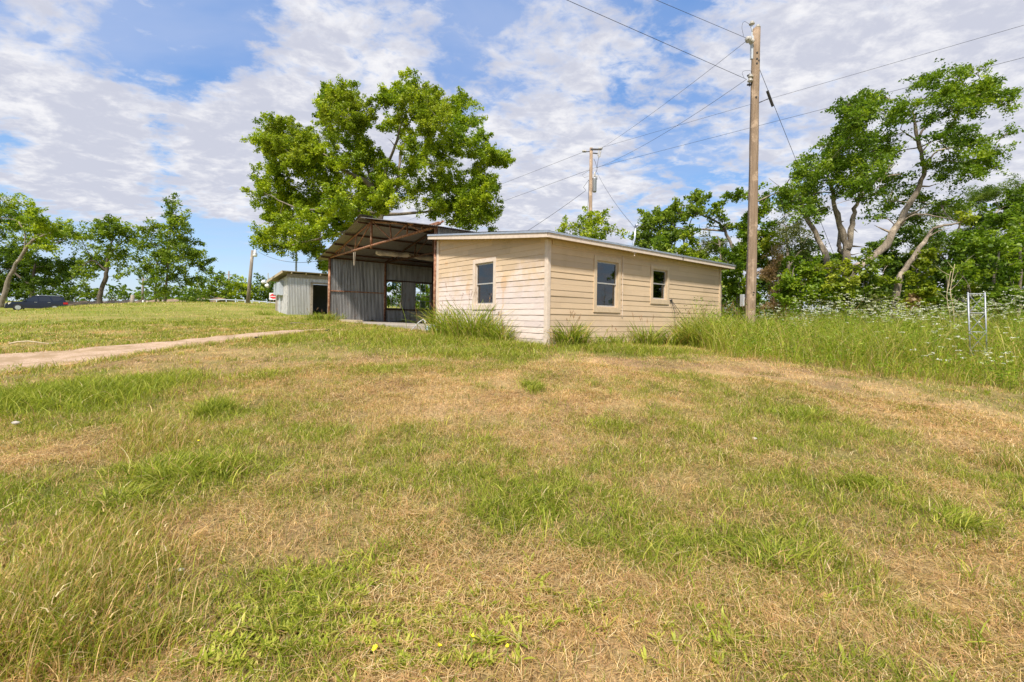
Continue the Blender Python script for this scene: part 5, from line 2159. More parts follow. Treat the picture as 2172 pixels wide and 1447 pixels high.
# the big elm on the right
EL = 17.0
tree('elm_tree', 'wind-swept elm with several pale crooked trunks on the right', 'tree', EL,
     [[(1794, 650, .30), (1797, 598, .27), (1815, 570, .25), (1868, 532, .21), (1903, 482, .18), (1925, 440, .16), (1950, 395, .14), (1960, 348, .12), (1946, 300, .10), (1940, 262, .08), (1935, 235, .05)],
      [(1790, 640, .26), (1797, 545, .23), (1789, 500, .21), (1774, 455, .17), (1768, 420, .14), (1765, 380, .08)],
      [(1797, 530, .18), (1806, 485, .16), (1811, 450, .15), (1824, 415, .12), (1840, 360, .06)],
      [(1768, 630, .20), (1748, 535, .17), (1722, 482, .15), (1702, 440, .12), (1688, 412, .09), (1668, 404, .06), (1640, 412, .03)],
      [(1790, 540, .14, .6), (1780, 520, .13, .6), (1782, 480, .1, 1)],
      [(1945, 300, .07), (1962, 270, .06), (1990, 245, .04), (2030, 235, .03)],
      [(1960, 350, .06), (1990, 320, .045), (2040, 312, .03)],
      [(1946, 300, .05), (1925, 285, .035), (1910, 275, .02)],
      [(1905, 480, .06), (1940, 455, .05, -.5), (1990, 460, .04, -.5), (2035, 470, .03, -.5)],
      [(1824, 420, .06), (1870, 378, .05), (1910, 370, .03)]],
     TB((2012, 152, 20), (1985, 188, 32), (1935, 220, 32), (2042, 182, 36), (2090, 195, 30), (2122, 205, 18), (1900, 248, 22), (2060, 152, 18), (2005, 228, 34), (2132, 240, 12), (2060, 230, 24), (1960, 165, 16),
       (1830, 255, 12), (1802, 290, 32), (1780, 330, 40), (1830, 312, 36), (1870, 300, 28), (1742, 360, 40), (1790, 380, 38), (1850, 352, 34), (1888, 325, 20), (1722, 398, 26), (1893, 375, 20), (1760, 300, 16), (1830, 385, 26),
       (1804, 218, 7), (1795, 235, 6), (1840, 222, 8), (1852, 208, 8), (1872, 205, 7), (1835, 240, 9), (1812, 260, 12), (1706, 345, 14),
       (1990, 300, 22), (2040, 288, 24), (2090, 300, 28), (2138, 282, 9), (2032, 340, 28), (2092, 345, 22), (1972, 352, 18), (2000, 378, 18), (2110, 320, 18), (2060, 365, 18),
       (1900, 420, 24), (1962, 430, 28), (2020, 440, 24), (1932, 470, 20), (1692, 368, 15), (1668, 402, 15), (1702, 425, 24), (1664, 438, 12), (1732, 452, 18), (1700, 455, 14), (1850, 420, 16), (1860, 460, 14), n=60, reach=60, r=13, seed=4),
     'elm', .115, 24, .34, .5, depth=2.2, bark_='bark_pale', wind=(.42, 0, .16), bias=.2,
     extra=[(2070, 195, 45, 'lime'), (1790, 350, 45, 'lime'), (1690, 400, 22, 'lime')])
tree('leaning_vine_tree', 'bare leaning trunk hung with yellow-green vine on the right', 'tree', 16.0,
     [[(1893, 660, .20), (1904, 606, .18), (1928, 560, .16), (1958, 515, .14), (1984, 484, .10), (2016, 476, .06), (2046, 470, .03)]],
     T((1952, 555, 12), (1948, 590, 18), (1952, 622, 20), (1965, 535, 13), (1930, 642, 22), (1962, 645, 20), (1945, 570, 12), (1978, 625, 16), (2048, 468, 8), (1912, 655, 14)), 'vine', .12, 26, .3, .85, bark_='bark_pale',
     depth=.5, extra=[(1935, 640, 18, 'dry')])
tree('feathery_tree', 'loose feathery tree behind the leaning trunk', 'tree', 23,
     [[(2010, 680, .16), (2012, 560, .13), (2030, 500, .09), (2050, 440, .05)], [(2018, 540, .08), (2090, 470, .05), (2140, 430, .03)], [(2014, 560, .08), (1960, 500, .04)]],
     T((2000, 452, 22), (2060, 430, 26), (2110, 412, 24), (2150, 420, 20), (2050, 480, 28), (2120, 470, 26), (2000, 508, 26), (1952, 520, 22), (2090, 520, 26), (2040, 530, 24), (2160, 392, 10), (1985, 548, 20), (1945, 560, 16)),
     'feather', .13, 50, .5, .3, wind=(.5, 0, .2))
tree('dense_bush', 'tall dense dark green bush at the right edge behind the lattice tower', 'bush', 14.5,
     [[(2110, 690, .10), (2110, 600, .08), (2120, 530, .04)], [(2160, 690, .1), (2165, 580, .06), (2160, 510, .03)], [(2060, 690, .07), (2055, 600, .05)]],
     T((2082, 540, 26), (2122, 520, 26), (2150, 502, 24), (2062, 572, 24), (2102, 572, 32), (2150, 560, 32), (2172, 530, 26), (2042, 612, 24), (2092, 622, 32), (2150, 612, 36), (2172, 655, 32), (2120, 655, 28),
       (2060, 645, 22), (2222, 560, 45), (2250, 625, 45), (2215, 490, 30), (2020, 640, 18), (2030, 575, 16)), 'elm', .12, 36, .36, .55, extra=[(2160, 540, 30, 'lime'), (2060, 620, 22, 'vine')])
for (lab, bl, pl, ex) in (('bright leafy bush at the foot of the dead vine tangle', T((1682, 590, 24), (1715, 572, 20), (1702, 618, 22), (1728, 600, 18), (1672, 640, 20), (1690, 560, 14)), 'lime', None),
                          ('vine-draped bush round the foot of the elm', T((1742, 612, 24), (1772, 622, 22), (1798, 598, 20), (1780, 572, 14), (1760, 645, 22), (1812, 570, 9), (1735, 575, 12), (1800, 640, 20)), 'vine', [(1760, 640, 30, 'mid')]),
                          ('dull green bush between the elm and the leaning trunk', T((1832, 625, 22), (1860, 620, 20), (1832, 590, 18), (1880, 650, 18), (1850, 650, 20), (1870, 590, 14), (1850, 560, 16), (1885, 560, 14)), 'mid', [(1850, 650, 25, 'cedar')])):
    tree('thicket_bush', lab, 'bush', 16.1, [[(bl[2][0], 690, .06), (bl[2][0], 620, .04)], [(bl[0][0], 690, .05), (bl[0][0], 600, .03)]], bl, pl, .12, 32, .34, .65, extra=ex, group='bushes of the right-hand thicket')
for (lab, Yb, bl, pl) in (('green tree filling the gap behind the vine-covered tree and the roof end', 25, T((1480, 560, 34), (1520, 590, 34), (1555, 560, 30), (1500, 530, 26), (1450, 570, 28), (1410, 560, 26), (1540, 620, 34), (1370, 555, 20), (1490, 610, 30)), 'mid'),
                          ('dark tree behind the cedar and the foot of the elm', 25, T((1660, 570, 30), (1700, 560, 30), (1740, 575, 30), (1640, 610, 34), (1690, 615, 34), (1740, 625, 32), (1725, 530, 20), (1765, 600, 26), (1800, 620, 28), (1780, 560, 18)), 'dark'),
                          ('dark tree behind the leaning vine-hung trunk', 24, T((1860, 560, 28), (1900, 540, 30), (1890, 590, 34), (1940, 560, 32), (1850, 610, 30), (1900, 630, 34), (1950, 610, 34), (1990, 580, 32), (1920, 500, 22), (1990, 630, 32), (1870, 520, 16)), 'dark'),
                          ('tall dark tree behind the dense bush at the right edge', 22, T((2040, 560, 34), (2090, 540, 34), (2140, 530, 34), (2180, 560, 40), (2030, 610, 34), (2090, 600, 36), (2150, 600, 36), (2010, 520, 24), (2060, 500, 26), (2130, 480, 26), (2145, 450, 24), (2168, 425, 22), (2175, 475, 28), (2095, 470, 20), (2240, 520, 50), (2290, 600, 60)), 'elm')):
    tree('backdrop_tree', lab, 'tree', Yb, [[(bl[3][0], 690, .14), (bl[3][0] + 6, 600, .1), (bl[0][0], bl[0][1], .05)], [(bl[3][0], 640, .08), (bl[1][0], bl[1][1], .04)]], bl, pl, .16, 34, .5, .6, depth=1.4, group='trees at the back of the thicket')
# bare dead sapling left of the lattice tower
c_ = at(2012, 660, 12.5)
g = ghf(c_.x, c_.y)
root = empty('dead_sapling', (c_.x, c_.y, g))
tag(root, 'bare pale sapling with thin twigs just left of the lattice tower', 'sapling')
mb = MB()
rr = random.Random(3)
for (dx, top) in ((0, 575), (.10, 560)):
    tp = at(2010 + dx * 60, top, 12.5) - root.location
    pts = [Vector((dx + .14, 0, -.1)), Vector((dx + .05, 0, tp.z * .4)), Vector((dx - .02, .03, tp.z * .7)), Vector((dx + .05, 0, tp.z))]
    out = limb(mb, pts, .018, .006, 6, .008, rr)
    for i in range(6):
        s_ = out[rr.randrange(4, len(out))]
        e = s_ + Vector((rr.uniform(-.35, .35), rr.uniform(-.2, .2), rr.uniform(.15, .45)))
        mb.tube([s_, s_.lerp(e, .5) + Vector((0, 0, -.03)), e], [.007, .005, .002], 5, False)
mb.build('stem', M['stick_pale'], root, True)

# far-off woods: one mass, nobody could count it
rng = np.random.default_rng(5)
bl = []
for i in range(190):
    a = R_(rng.uniform(-66, 66))
    d_ = rng.uniform(125, 190)
    x, y = d_ * math.sin(a), d_ * math.cos(a)
    r = rng.uniform(2.0, 4.2)
    bl.append((x, y, float(gh(np.array([x]), np.array([y]), False)[0]) + r * rng.uniform(.35, 1.0), r))
P, per, _ = blob_points(bl, 2.0, 1.6, .8)
V, q = leaf_mesh(P, 1.1, .7, .3)
o = np_obj('distant_woods', V, q, None, M['leaf'], None, np.repeat(leaf_cols(len(P), per, 'dark'), 4, 0))
tag(o, 'low dark line of distant woods along the horizon', 'woods', kind='stuff')
# undergrowth that closes the right-hand thicket
bl = []
for i in range(170):
    px, Y = rng.uniform(1540, 2320), rng.uniform(20.5, 27)
    p = at(px, 660, Y)
    r = rng.uniform(.5, .95)
    bl.append((p.x, Y, ghf(p.x, Y) + rng.uniform(.1, 2.1 if px < 1900 else 2.8), r))
P, per, _ = blob_points(bl, 30, .5, .8)
V, q = leaf_mesh(P, .17, .6, .3)
o = np_obj('undergrowth', V, q, None, M['leaf'], None, np.repeat(leaf_cols(len(P), per, 'dark'), 4, 0))
tag(o, 'dark tangled undergrowth at the back of the thicket on the right', 'undergrowth', kind='stuff')

# ------------------------------------------------------------------ grass


def blades(x, y, z, h, w, lean, az, col, seg=2, curl=1.0, face=None):
    """bent flat blades; returns V, quads, colours"""
    n = len(x)
    ts = np.linspace(0, 1, seg + 1)
    wid = np.concatenate([np.linspace(1, .75, seg), [.08]])
    if face is None:
        face = rng.uniform(0, 2 * PI, n)
    wx, wy = np.cos(face) * w * .5, np.sin(face) * w * .5
    V = np.empty((n, (seg + 1) * 2, 3), np.float32)
    for i, t in enumerate(ts):
        k = np.sin(lean * t) if curl else t
        hor = h * lean * t * t * .62
        ver = h * (t - .28 * np.minimum(lean, 1.9) * t * t)
        cx, cy, cz = x + np.cos(az) * hor, y + np.sin(az) * hor, z + ver
        V[:, 2 * i, 0], V[:, 2 * i, 1], V[:, 2 * i, 2] = cx - wx * wid[i], cy - wy * wid[i], cz
        V[:, 2 * i + 1, 0], V[:, 2 * i + 1, 1], V[:, 2 * i + 1, 2] = cx + wx * wid[i], cy + wy * wid[i], cz
    m = (seg + 1) * 2
    b = np.arange(n)[:, None] * m
    q = np.concatenate([b + np.array([2 * i, 2 * i + 1, 2 * i + 3, 2 * i + 2]) for i in range(seg)], 0)
    return V.reshape(-1, 3), q, np.repeat(col, m, 0)


GRN = np.array([(.18, .23, .020), (.29, .34, .032), (.42, .45, .052), (.56, .53, .095)])
DRY = np.array([(.36, .22, .09), (.68, .46, .19), (.84, .61, .29), (.66, .39, .20), (.90, .70, .41)])


def grass_cols(g, n):
    """green with probability g, else dry"""
    gi = GRN[rng.choice(4, n, p=[.25, .35, .27, .13])]
    di = DRY[rng.choice(5, n, p=[.18, .28, .24, .18, .12])]
    pick = rng.uniform(size=n) < g
    c = np.where(pick[:, None], gi, di)
    return np.clip(c * rng.uniform(.62, 1.22, n)[:, None], 0, 1)


def fan(n, dmin, dmax, pw, half=R_(53)):
    """points in the camera's neighbourhood, thinning with distance"""
    u = rng.uniform(size=n)
    k = 2 - pw
    d = (dmin ** k + u * (dmax ** k - dmin ** k)) ** (1 / k)
    a = rng.uniform(-half, half, n)
    return d * np.sin(a), d * np.cos(a), d


def allowed(x, y, drive=.0):
    s, t = st(x, y)
    ok = ~((s > -.02) & (s < 9.2) & (t > -.0) & (t < 16.75))
    ok &= ~((s > -.45) & (s < 4.2) & (t > 23.4) & (t < 26.9))
    ok &= in_drive(x, y) < .14 + .6 * (fbm(x * 2.5, y * 2.5, 61, 3) - .5) + .8 * (rng.uniform(size=np.shape(x)) < .06)
    return ok


def pack(parts):
    V, Q, Cc, b = [], [], [], 0
    for v_, q_, c_ in parts:
        V.append(v_)
        Q.append(q_ + b)
        Cc.append(c_)
        b += len(v_)
    return np.concatenate(V), np.concatenate(Q), np.concatenate(Cc)


def build_grass():
    parts = []
    # short mown sward
    for (n, d0, d1, pw, wk) in ((360000, 1.4, 9, .75, 1.0), (190000, 8, 24, .9, 1.0), (60000, 22, 50, .9, 1.0)):
        x, y, d = fan(n, d0, d1, pw)
        k = allowed(x, y)
        x, y, d = x[k], y[k], d[k]
        g = green(x, y)
        clump = fbm(x * 4.5, y * 4.5, 91, 2)
        keep = rng.uniform(size=len(x)) < np.clip(-.15 + 1.7 * clump * (.5 + .8 * g), 0, 1)
        x, y, d, g, clump = x[keep], y[keep], d[keep], g[keep], clump[keep]
        n = len(x)
        fine_ = fbm(x * 1.6, y * 1.6, 33, 3)
        gg = np.clip(.08 + g * .85 + (clump - .5) * .8 + (fine_ - .5) * .9, 0.04, .90)
        h = (.035 + .055 * rng.uniform(size=n) + .05 * gg * rng.uniform(size=n)) * (1 + np.clip(d - 12, 0, 30) * .02)
        w = np.maximum(.0030 + .0022 * gg, .00062 * d) * rng.uniform(.7, 1.3, n)
        parts.append(blades(x, y, gh(x, y) - .004, h, w, rng.uniform(.3, 2.2, n), rng.uniform(0, 2 * PI, n), grass_cols(gg, n), 2))
    cx, cy, d = fan(1500, 2.0, 20, 1.0)
    k = allowed(cx, cy)
    cx, cy, d = cx[k], cy[k], d[k]
    kind = rng.uniform(size=len(cx)) < .5
    m = 45
    sp = np.repeat(rng.uniform(.05, .16, len(cx)), m)
    x = np.repeat(cx, m) + rng.normal(0, 1, len(cx) * m) * sp * 1.5
    y = np.repeat(cy, m) + rng.normal(0, 1, len(cx) * m) * sp
    dd, kk = np.repeat(d, m), np.repeat(kind, m)
    n = len(x)
    colr = np.where(kk[:, None], grass_cols(np.full(n, .03), n) * np.array((1.05, 1.0, .95)), grass_cols(np.full(n, .8), n) * .62)
    parts.append(blades(x, y, gh(x, y) + np.where(kk, .01, -.004), rng.uniform(.05, .11, n), np.maximum(.0035, .00062 * dd) * rng.uniform(.7, 1.3, n), np.where(kk, rng.uniform(1.6, 2.6, n), rng.uniform(.4, 1.8, n)), rng.uniform(0, 2 * PI, n), np.clip(colr, 0, 1), 2))
    # taller tufts of green
    cx, cy, d = fan(2600, 1.7, 26, 1.0)
    k = allowed(cx, cy) & (rng.uniform(size=len(cx)) < green(cx, cy) * .9)
    cx, cy, d = cx[k], cy[k], d[k]
    m = 26
    x = np.repeat(cx, m) + rng.normal(0, .06, len(cx) * m)
    y = np.repeat(cy, m) + rng.normal(0, .06, len(cx) * m)
    dd = np.repeat(d, m)
    n = len(x)
    hh = np.repeat(rng.uniform(.07, .19, len(cx)), m) * rng.uniform(.5, 1.2, n)
    parts.append(blades(x, y, gh(x, y) - .004, hh, np.maximum(.0055, .0007 * dd) * rng.uniform(.7, 1.4, n), rng.uniform(.3, 1.9, n), rng.uniform(0, 2 * PI, n),
                        grass_cols(np.full(n, .92), n), 3))
    # long green grass below the driveway and in the named patches
    for (px, py, rx, ry, cnt, hm, gp) in ((120, 850, 170, 28, 7000, .26, .97), (330, 815, 120, 16, 2500, .2, .95), (400, 1010, 110, 30, 2600, .17, .9), (250, 1075, 60, 18, 900, .14, .9),
                                          (455, 872, 32, 12, 900, .2, .97), (800, 790, 70, 9, 1400, .13, .9), (1130, 824, 20, 7, 500, .16, .97), (560, 800, 60, 10, 900, .13, .95), (1690, 885, 70, 10, 1100, .13, .95),
                                          (600, 725, 60, 6, 900, .2, .95), (880, 725, 150, 12, 5000, .22, .9), (1000, 755, 160, 10, 3500, .16, .85), (1330, 745, 160, 8, 4000, .2, .9), (760, 712, 60, 8, 1600, .22, .9), (1100, 740, 60, 10, 1600, .2, .9),
                                          (1150, 1090, 60, 25, 900, .12, .9), (1640, 1190, 70, 25, 700, .12, .9), (2030, 1120, 60, 18, 600, .13, .95), (1830, 1040, 70, 15, 700, .12, .95)):
        c0, c1, c2 = ground_at(px, py), ground_at(px, py - ry), ground_at(px, py + ry)
        x = c0.x + rng.normal(0, .55, cnt) * rx / FOC * c0.y
        y = c0.y + rng.normal(0, .55, cnt) * max(.15, (c1.y - c2.y) / 2)
        k = allowed(x, y)
        x, y = x[k], y[k]
        n = len(x)
        tuft = np.floor(x * 5) * 31 + np.floor(y * 5) * 17
        az = (tuft * 2.399) % (2 * PI) + rng.normal(0, .9, n)
        parts.append(blades(x, y, gh(x, y) - .004, hm * rng.uniform(.45, 1.35, n), np.maximum(.0065, .00075 * y) * rng.uniform(.7, 1.4, n), rng.uniform(.5, 2.0, n), az, grass_cols(np.full(n, gp), n), 3))
    for line, cnt in ((DL, 7000), (DU, 4500)):
        i = rng.integers(10, 139, cnt)
        f = rng.uniform(0, 1, cnt)[:, None]
        p = line[i] * (1 - f) + line[np.minimum(i + 1, 139)] * f
        mid = (DU[i] + DL[i]) / 2
        tw = fbm(p[:, 0] * 1.3, p[:, 1] * 1.3, 87, 3)
        p = p + (mid - p) * (rng.normal(-.06, .12, cnt) + (tw - .5) * .7)[:, None]
        kk = rng.uniform(size=cnt) < np.clip(tw * 1.4, .1, 1)
        x, y = p[kk, 0], p[kk, 1]
        n = len(x)
        parts.append(blades(x, y, gh(x, y), rng.uniform(.05, .17, n), np.maximum(.006, .0007 * np.hypot(x, y)) * rng.uniform(.7, 1.3, n), rng.uniform(.4, 1.9, n), rng.uniform(0, 2 * PI, n), grass_cols(np.full(n, .62), n), 3))
    V, Q, c = pack(parts)
    o = np_obj('grass', V, Q, None, M['grass_blade'], None, c)
    tag(o, 'mown lawn grass, part green and part dried to straw', 'grass', kind='stuff')


def build_litter():
    """dry clippings lying on the sward"""
    parts = []
    for (n, d0, d1, pw) in ((260000, 1.4, 9, .8), (130000, 8, 24, .9)):
        x, y, d = fan(n, d0, d1, pw)
        k = allowed(x, y)
        x, y, d = x[k], y[k], d[k]
        hay = fbm(x * 1.7 + 9, y * 1.7, 55, 3)
        keep = rng.uniform(size=len(x)) < np.clip((1.05 - green(x, y)) * (.2 + 1.5 * np.clip(hay - .3, 0, 1)), 0, 1)
        x, y, d = x[keep], y[keep], d[keep]
        n = len(x)
        L = rng.uniform(.03, .12, n)
        az = rng.uniform(0, 2 * PI, n)
        w = np.maximum(.0021, .00055 * d) * rng.uniform(.7, 1.3, n)
        z = gh(x, y) + rng.uniform(.002, .045, n) * (.5 + 2.2 * np.clip(fbm(x * 1.7 + 9, y * 1.7, 55, 3) - .4, 0, 1))
        tilt = rng.normal(0, .18, n)
        col = grass_cols(np.full(n, .04), n)
        ux, uy, uz = np.cos(az) * L * .5, np.sin(az) * L * .5, tilt * L * .5
        wx, wy = -np.sin(az) * w * .5, np.cos(az) * w * .5
        V = np.empty((n, 6, 3), np.float32)
        bend = rng.normal(0, .15, n) * L
        for i, f in enumerate((-1, 0, 1)):
            bx, by = (wx / w * bend * 2 if i == 1 else 0), (wy / w * bend * 2 if i == 1 else 0)
            V[:, 2 * i] = np.stack([x + ux * f + bx - wx, y + uy * f + by - wy, z + uz * f + .004 * (i == 1)], 1)
            V[:, 2 * i + 1] = np.stack([x + ux * f + bx + wx, y + uy * f + by + wy, z + uz * f + .004 * (i == 1)], 1)
        b = np.arange(n)[:, None] * 6
        q = np.concatenate([b + np.array([0, 1, 3, 2]), b + np.array([2, 3, 5, 4])], 0)
        parts.append((V.reshape(-1, 3), q, np.repeat(col, 6, 0)))
    V, Q, c = pack(parts)
    o = np_obj('dry_clippings', V, Q, None, M['grass_blade'], None, c)
    tag(o, 'dry straw clippings strewn over the mown lawn', 'straw', kind='stuff')


def build_tall_dry():
    """unmown, half-dry grass in the bottom left corner"""
    parts = []
    for (px, py, rx, ry, cnt, hm) in ((120, 1270, 190, 110, 6500, .19), (40, 1380, 170, 90, 4000, .22), (230, 1400, 150, 60, 2200, .16), (160, 1160, 130, 50, 1800, .15), (330, 960, 80, 30, 1800, .18), (2160, 1010, 30, 18, 700, .2), (310, 920, 40, 15, 600, .2)):
        c0, c1, c2 = ground_at(px, py), ground_at(px, py - ry), ground_at(px, py + ry)
        x = c0.x + rng.normal(0, .5, cnt) * rx / FOC * c0.y
        y = c0.y + rng.normal(0, .5, cnt) * max(.15, (c1.y - c2.y) / 2)
        k = (np.hypot(x, y) > 1.25) & (np.hypot(x, y - .0) > 1.0)
        x, y = x[k], y[k]
        n = len(x)
        az = rng.normal(.3, 1.6, n)
        h = hm * rng.uniform(.4, 1.4, n)
        lean = rng.uniform(.2, 1.5, n)
        col = grass_cols(np.full(n, .58), n)
        parts.append(blades(x, y, gh(x, y) - .004, h, np.full(n, .0038) * rng.uniform(.7, 1.4, n), lean, az, col, 3))
        # seed heads at the tips of some
        s = rng.uniform(size=n) < .08
        tx, ty = x[s] + np.cos(az[s]) * h[s] * lean[s] * .62, y[s] + np.sin(az[s]) * h[s] * lean[s] * .62
        tz = gh(x[s], y[s]) + h[s] * (1 - .28 * np.minimum(lean[s], 1.9))
        parts.append(blades(tx, ty, tz - .015, np.full(s.sum(), .04), np.full(s.sum(), .007), rng.uniform(.5, 2, s.sum()), az[s], grass_cols(np.full(s.sum(), .1), s.sum()), 2))
    V, Q, c = pack(parts)
    o = np_obj('tall_dry_grass', V, Q, None, M['grass_blade'], None, c)
    tag(o, 'tall half-dry unmown grass in the bottom left corner', 'grass', kind='stuff')


def build_broadleaf():
    """low broad-leaved weeds close to the camera"""
    parts = []
    spots = []
    for (px, py, rx, ry, cnt) in ((640, 1300, 150, 60, 130), (700, 1390, 160, 50, 110), (900, 1330, 130, 80, 90), (480, 1400, 100, 50, 60), (1010, 1400, 120, 40, 50), (760, 1230, 160, 30, 60), (1500, 1390, 200, 60, 45), (1130, 1300, 120, 60, 35), (250, 1350, 150, 70, 20)):
        for _ in range(cnt):
            spots.append((px + random.gauss(0, .6) * rx, min(1500, py + random.gauss(0, .6) * ry)))
    for px, py in spots:
        c_ = ground_at(px, py)
        k = random.randint(5, 11)
        s = random.uniform(.35, .85)
        x = np.full(k, c_.x) + rng.normal(0, .012, k)
        y = np.full(k, c_.y) + rng.normal(0, .012, k)
        az = rng.uniform(0, 2 * PI, k)
        n = k
        h = s * rng.uniform(.05, .11, k)
        col = GRN[rng.choice([1, 2, 2, 3], k)] * rng.uniform(.85, 1.15, k)[:, None]
        parts.append(blades_broad(x, y, gh(x, y), h, s * rng.uniform(.010, .020, k), rng.uniform(.5, 1.5, k), az, col))
    V, Q, c = pack(parts)
    o = np_obj('broadleaf_weeds', V, Q, None, M['grass_blade'], None, c)
    tag(o, 'low bright green broad-leaved weeds in the lawn close to the camera', 'weeds', kind='stuff')


def blades_broad(x, y, z, h, w, lean, az, col):
    """lance-shaped leaves facing up along their lean"""
    n = len(x)
    ts = (0, .3, .65, 1.0)
    wid = (.25, .85, 1.0, .06)
    wx, wy = -np.sin(az) * w * .5, np.cos(az) * w * .5
    V = np.empty((n, 8, 3), np.float32)
    for i, t in enumerate(ts):
        hor = h * lean * t * .75
        ver = h * (t - .35 * lean * t * t)
        cx, cy, cz = x + np.cos(az) * hor, y + np.sin(az) * hor, z + ver
        V[:, 2 * i] = np.stack([cx - wx * wid[i], cy - wy * wid[i], cz], 1)
        V[:, 2 * i + 1] = np.stack([cx + wx * wid[i], cy + wy * wid[i], cz], 1)
    b = np.arange(n)[:, None] * 8
    q = np.concatenate([b + np.array([2 * i, 2 * i + 1, 2 * i + 3, 2 * i + 2]) for i in range(3)], 0)
    return V.reshape(-1, 3), q, np.repeat(col, 8, 0)


rng = np.random.default_rng(11)
build_grass()
build_litter()
build_tall_dry()
build_broadleaf()

# yellow flowers near the bottom edge: each one a thing
for (px, py, lab) in ((928, 1405, 'yellow flower at the bottom edge, largest of the lawn flowers'), (1071, 1390, 'yellow flower right of the largest one by the bottom edge'),
                      (994, 1389, 'small yellow flower between the two larger ones at the bottom edge'), (793, 1437, 'yellow flower in the very bottom edge, leftmost of its group'), (422, 935, 'single small yellow flower in the dry grass on the left')):
    c_ = ground_at(px, py + 22)
    g = ghf(c_.x, c_.y)
    ro = empty('flower', (c_.x, c_.y, g))
    tag(ro, lab, 'flower')
    mb = MB()
    rf = random.Random(px)
    hh = rf.uniform(.05, .11)
    tp = Vector((rf.uniform(-.02, .02), rf.uniform(-.02, .02), hh))
    mb.tube([(0, 0, 0), tp * .5 + Vector((.004, 0, 0)), tp], .0017, 5)
    mb.build('stem', M['stem_green'], ro)
    mb = MB()
    ax = Vector((rf.uniform(-.6, .6), rf.uniform(-.9, .2), 1)).normalized()
    e1 = ax.orthogonal().normalized()
    e2 = ax.cross(e1)
    rs = rf.uniform(.009, .014)
    for k in range(10):
        a = 2 * PI * k / 10
        d_ = e1 * math.cos(a) + e2 * math.sin(a)
        s_ = ax.cross(d_) * .0042
        q1, q2 = tp + d_ * rs * .55 + ax * .004, tp + d_ * rs * rf.uniform(.8, 1.1) + ax * rf.uniform(.006, .012)
        mb.add([tp - s_ * .3, tp + s_ * .3, q1 + s_, q1 - s_], [(0, 1, 2, 3)])
        mb.add([q1 - s_, q1 + s_, q2 + s_ * .5, q2 - s_ * .5], [(0, 1, 2, 3)])
    mb.build('blossom', M['petal'], ro)

# ------------------------------------------------------------------ Johnson-grass clumps along the house


def clump(px, py, Y, rx, h, n, label, wide=.020, arch=1.15, dry=.16):
    c_ = at(px, py, Y)
    g = ghf(c_.x, c_.y)
    global rng
    rng = np.random.default_rng(int(px))
    n = int(n * 1.25)
    x = c_.x + rng.normal(0, .5, n) * rx
    y = c_.y + rng.normal(0, .32, n) * rx
    s, t = st(x, y)
    k = ~((s > -.05) & (t > -.05))
    x, y = x[k], y[k]
    n = len(x)
    az = np.arctan2(y - c_.y, x - c_.x) + rng.normal(0, .9, n)
    hh = h * rng.uniform(.35, 1.1, n)
    col = np.clip(grass_cols(np.full(n, 1 - dry), n) * np.array((.84, .93, .8)), 0, 1)
    root = empty('grass_clump', (c_.x, c_.y, g))
    tag(root, label, 'grass clump', 'tall grass clumps along the house')
    b = np.array(root.location)
    V, q, c = blades(x, y, gh(x, y) - .01, hh, wide * rng.uniform(.6, 1.3, n), rng.uniform(.35, 1.6, n) * arch, az, col, 5)
    np_obj('blades', V - b, q, None, M['grass_blade'], root, c)
    # stalks with open seed heads
    m = max(3, n // 55)
    parts = []
    for _ in range(m):
        sx, sy = c_.x + rng.normal(0, .45) * rx, c_.y + rng.normal(0, .25) * rx
        s, t = st(np.array([sx]), np.array([sy]))
        if s[0] > -.05 and t[0] > -.05:
            continue
        H = h * rng.uniform(1.0, 1.3)
        le, az_ = rng.uniform(.15, .6), rng.uniform(0, 2 * PI)
        parts.append(blades(np.array([sx]), np.array([sy]), gh(np.array([sx]), np.array([sy])), np.array([H]), np.array([.007]), np.array([le]), np.array([az_]), np.array([(.24, .24, .07)]), 5))
        kx = 26
        f = rng.uniform(.80, 1.0, kx)
        hx = sx + np.cos(az_) * H * le * f * f * .62
        hy = sy + np.sin(az_) * H * le * f * f * .62
        hz = ghf(sx, sy) + H * (f - .28 * le * f * f)
        parts.append(blades(hx, hy, hz, rng.uniform(.03, .09, kx), np.full(kx, .006), rng.uniform(.5, 1.6, kx), rng.uniform(0, 2 * PI, kx), np.tile((.38, .22, .13), (kx, 1)) * rng.uniform(.7, 1.3, kx)[:, None], 2))
    if parts:
        V, q, c = pack(parts)
        np_obj('seed_stalks', V - b, q, None, M['grass_blade'], root, c)


CL = [(1000, 722, 12.6, .95, 1.25, 560, 'wide tall clump of grass under the window of the pale front wall'),
      (945, 712, 14.2, .55, 1.05, 260, 'shadier tall grass clump at the left end of the front wall'),
      (1060, 728, 12.0, .45, .70, 220, 'arching thin grass clump right of the front window'),
      (1205, 742, 11.3, .50, .80, 420, 'bushy grass clump at the near corner of the house'),
      (1290, 738, 11.9, .45, .42, 200, 'low grass clump below the larger window of the long wall'),
      (1372, 735, 12.6, .38, .78, 230, 'narrow upright grass clump between the two side windows'),
      (1425, 735, 13.0, .40, .55, 180, 'short leafy grass clump below the smaller side window'),
      (1490, 738, 13.0, .62, 1.0, 480, 'tall grass clump near the right end of the long wall'),
      (1540, 742, 13.6, .55, 1.15, 360, 'tall seeding grass clump just left of the near pole'),
      (1600, 745, 13.2, .60, 1.15, 420, 'tall seeding grass clump in front of the near pole'),
      (1660, 745, 13.6, .50, 1.05, 280, 'tall seeding grass clump just right of the near pole'),
      (690, 690, 21.5, .8, .55, 300, 'rough green grass clump at the left post of the barn'),
      (360 + 200, 668, 27.5, .5, .4, 120, 'low dark weed clump left of the tin shed')]
for a in CL:
    clump(*a)

# ------------------------------------------------------------------ the unmown meadow on the right


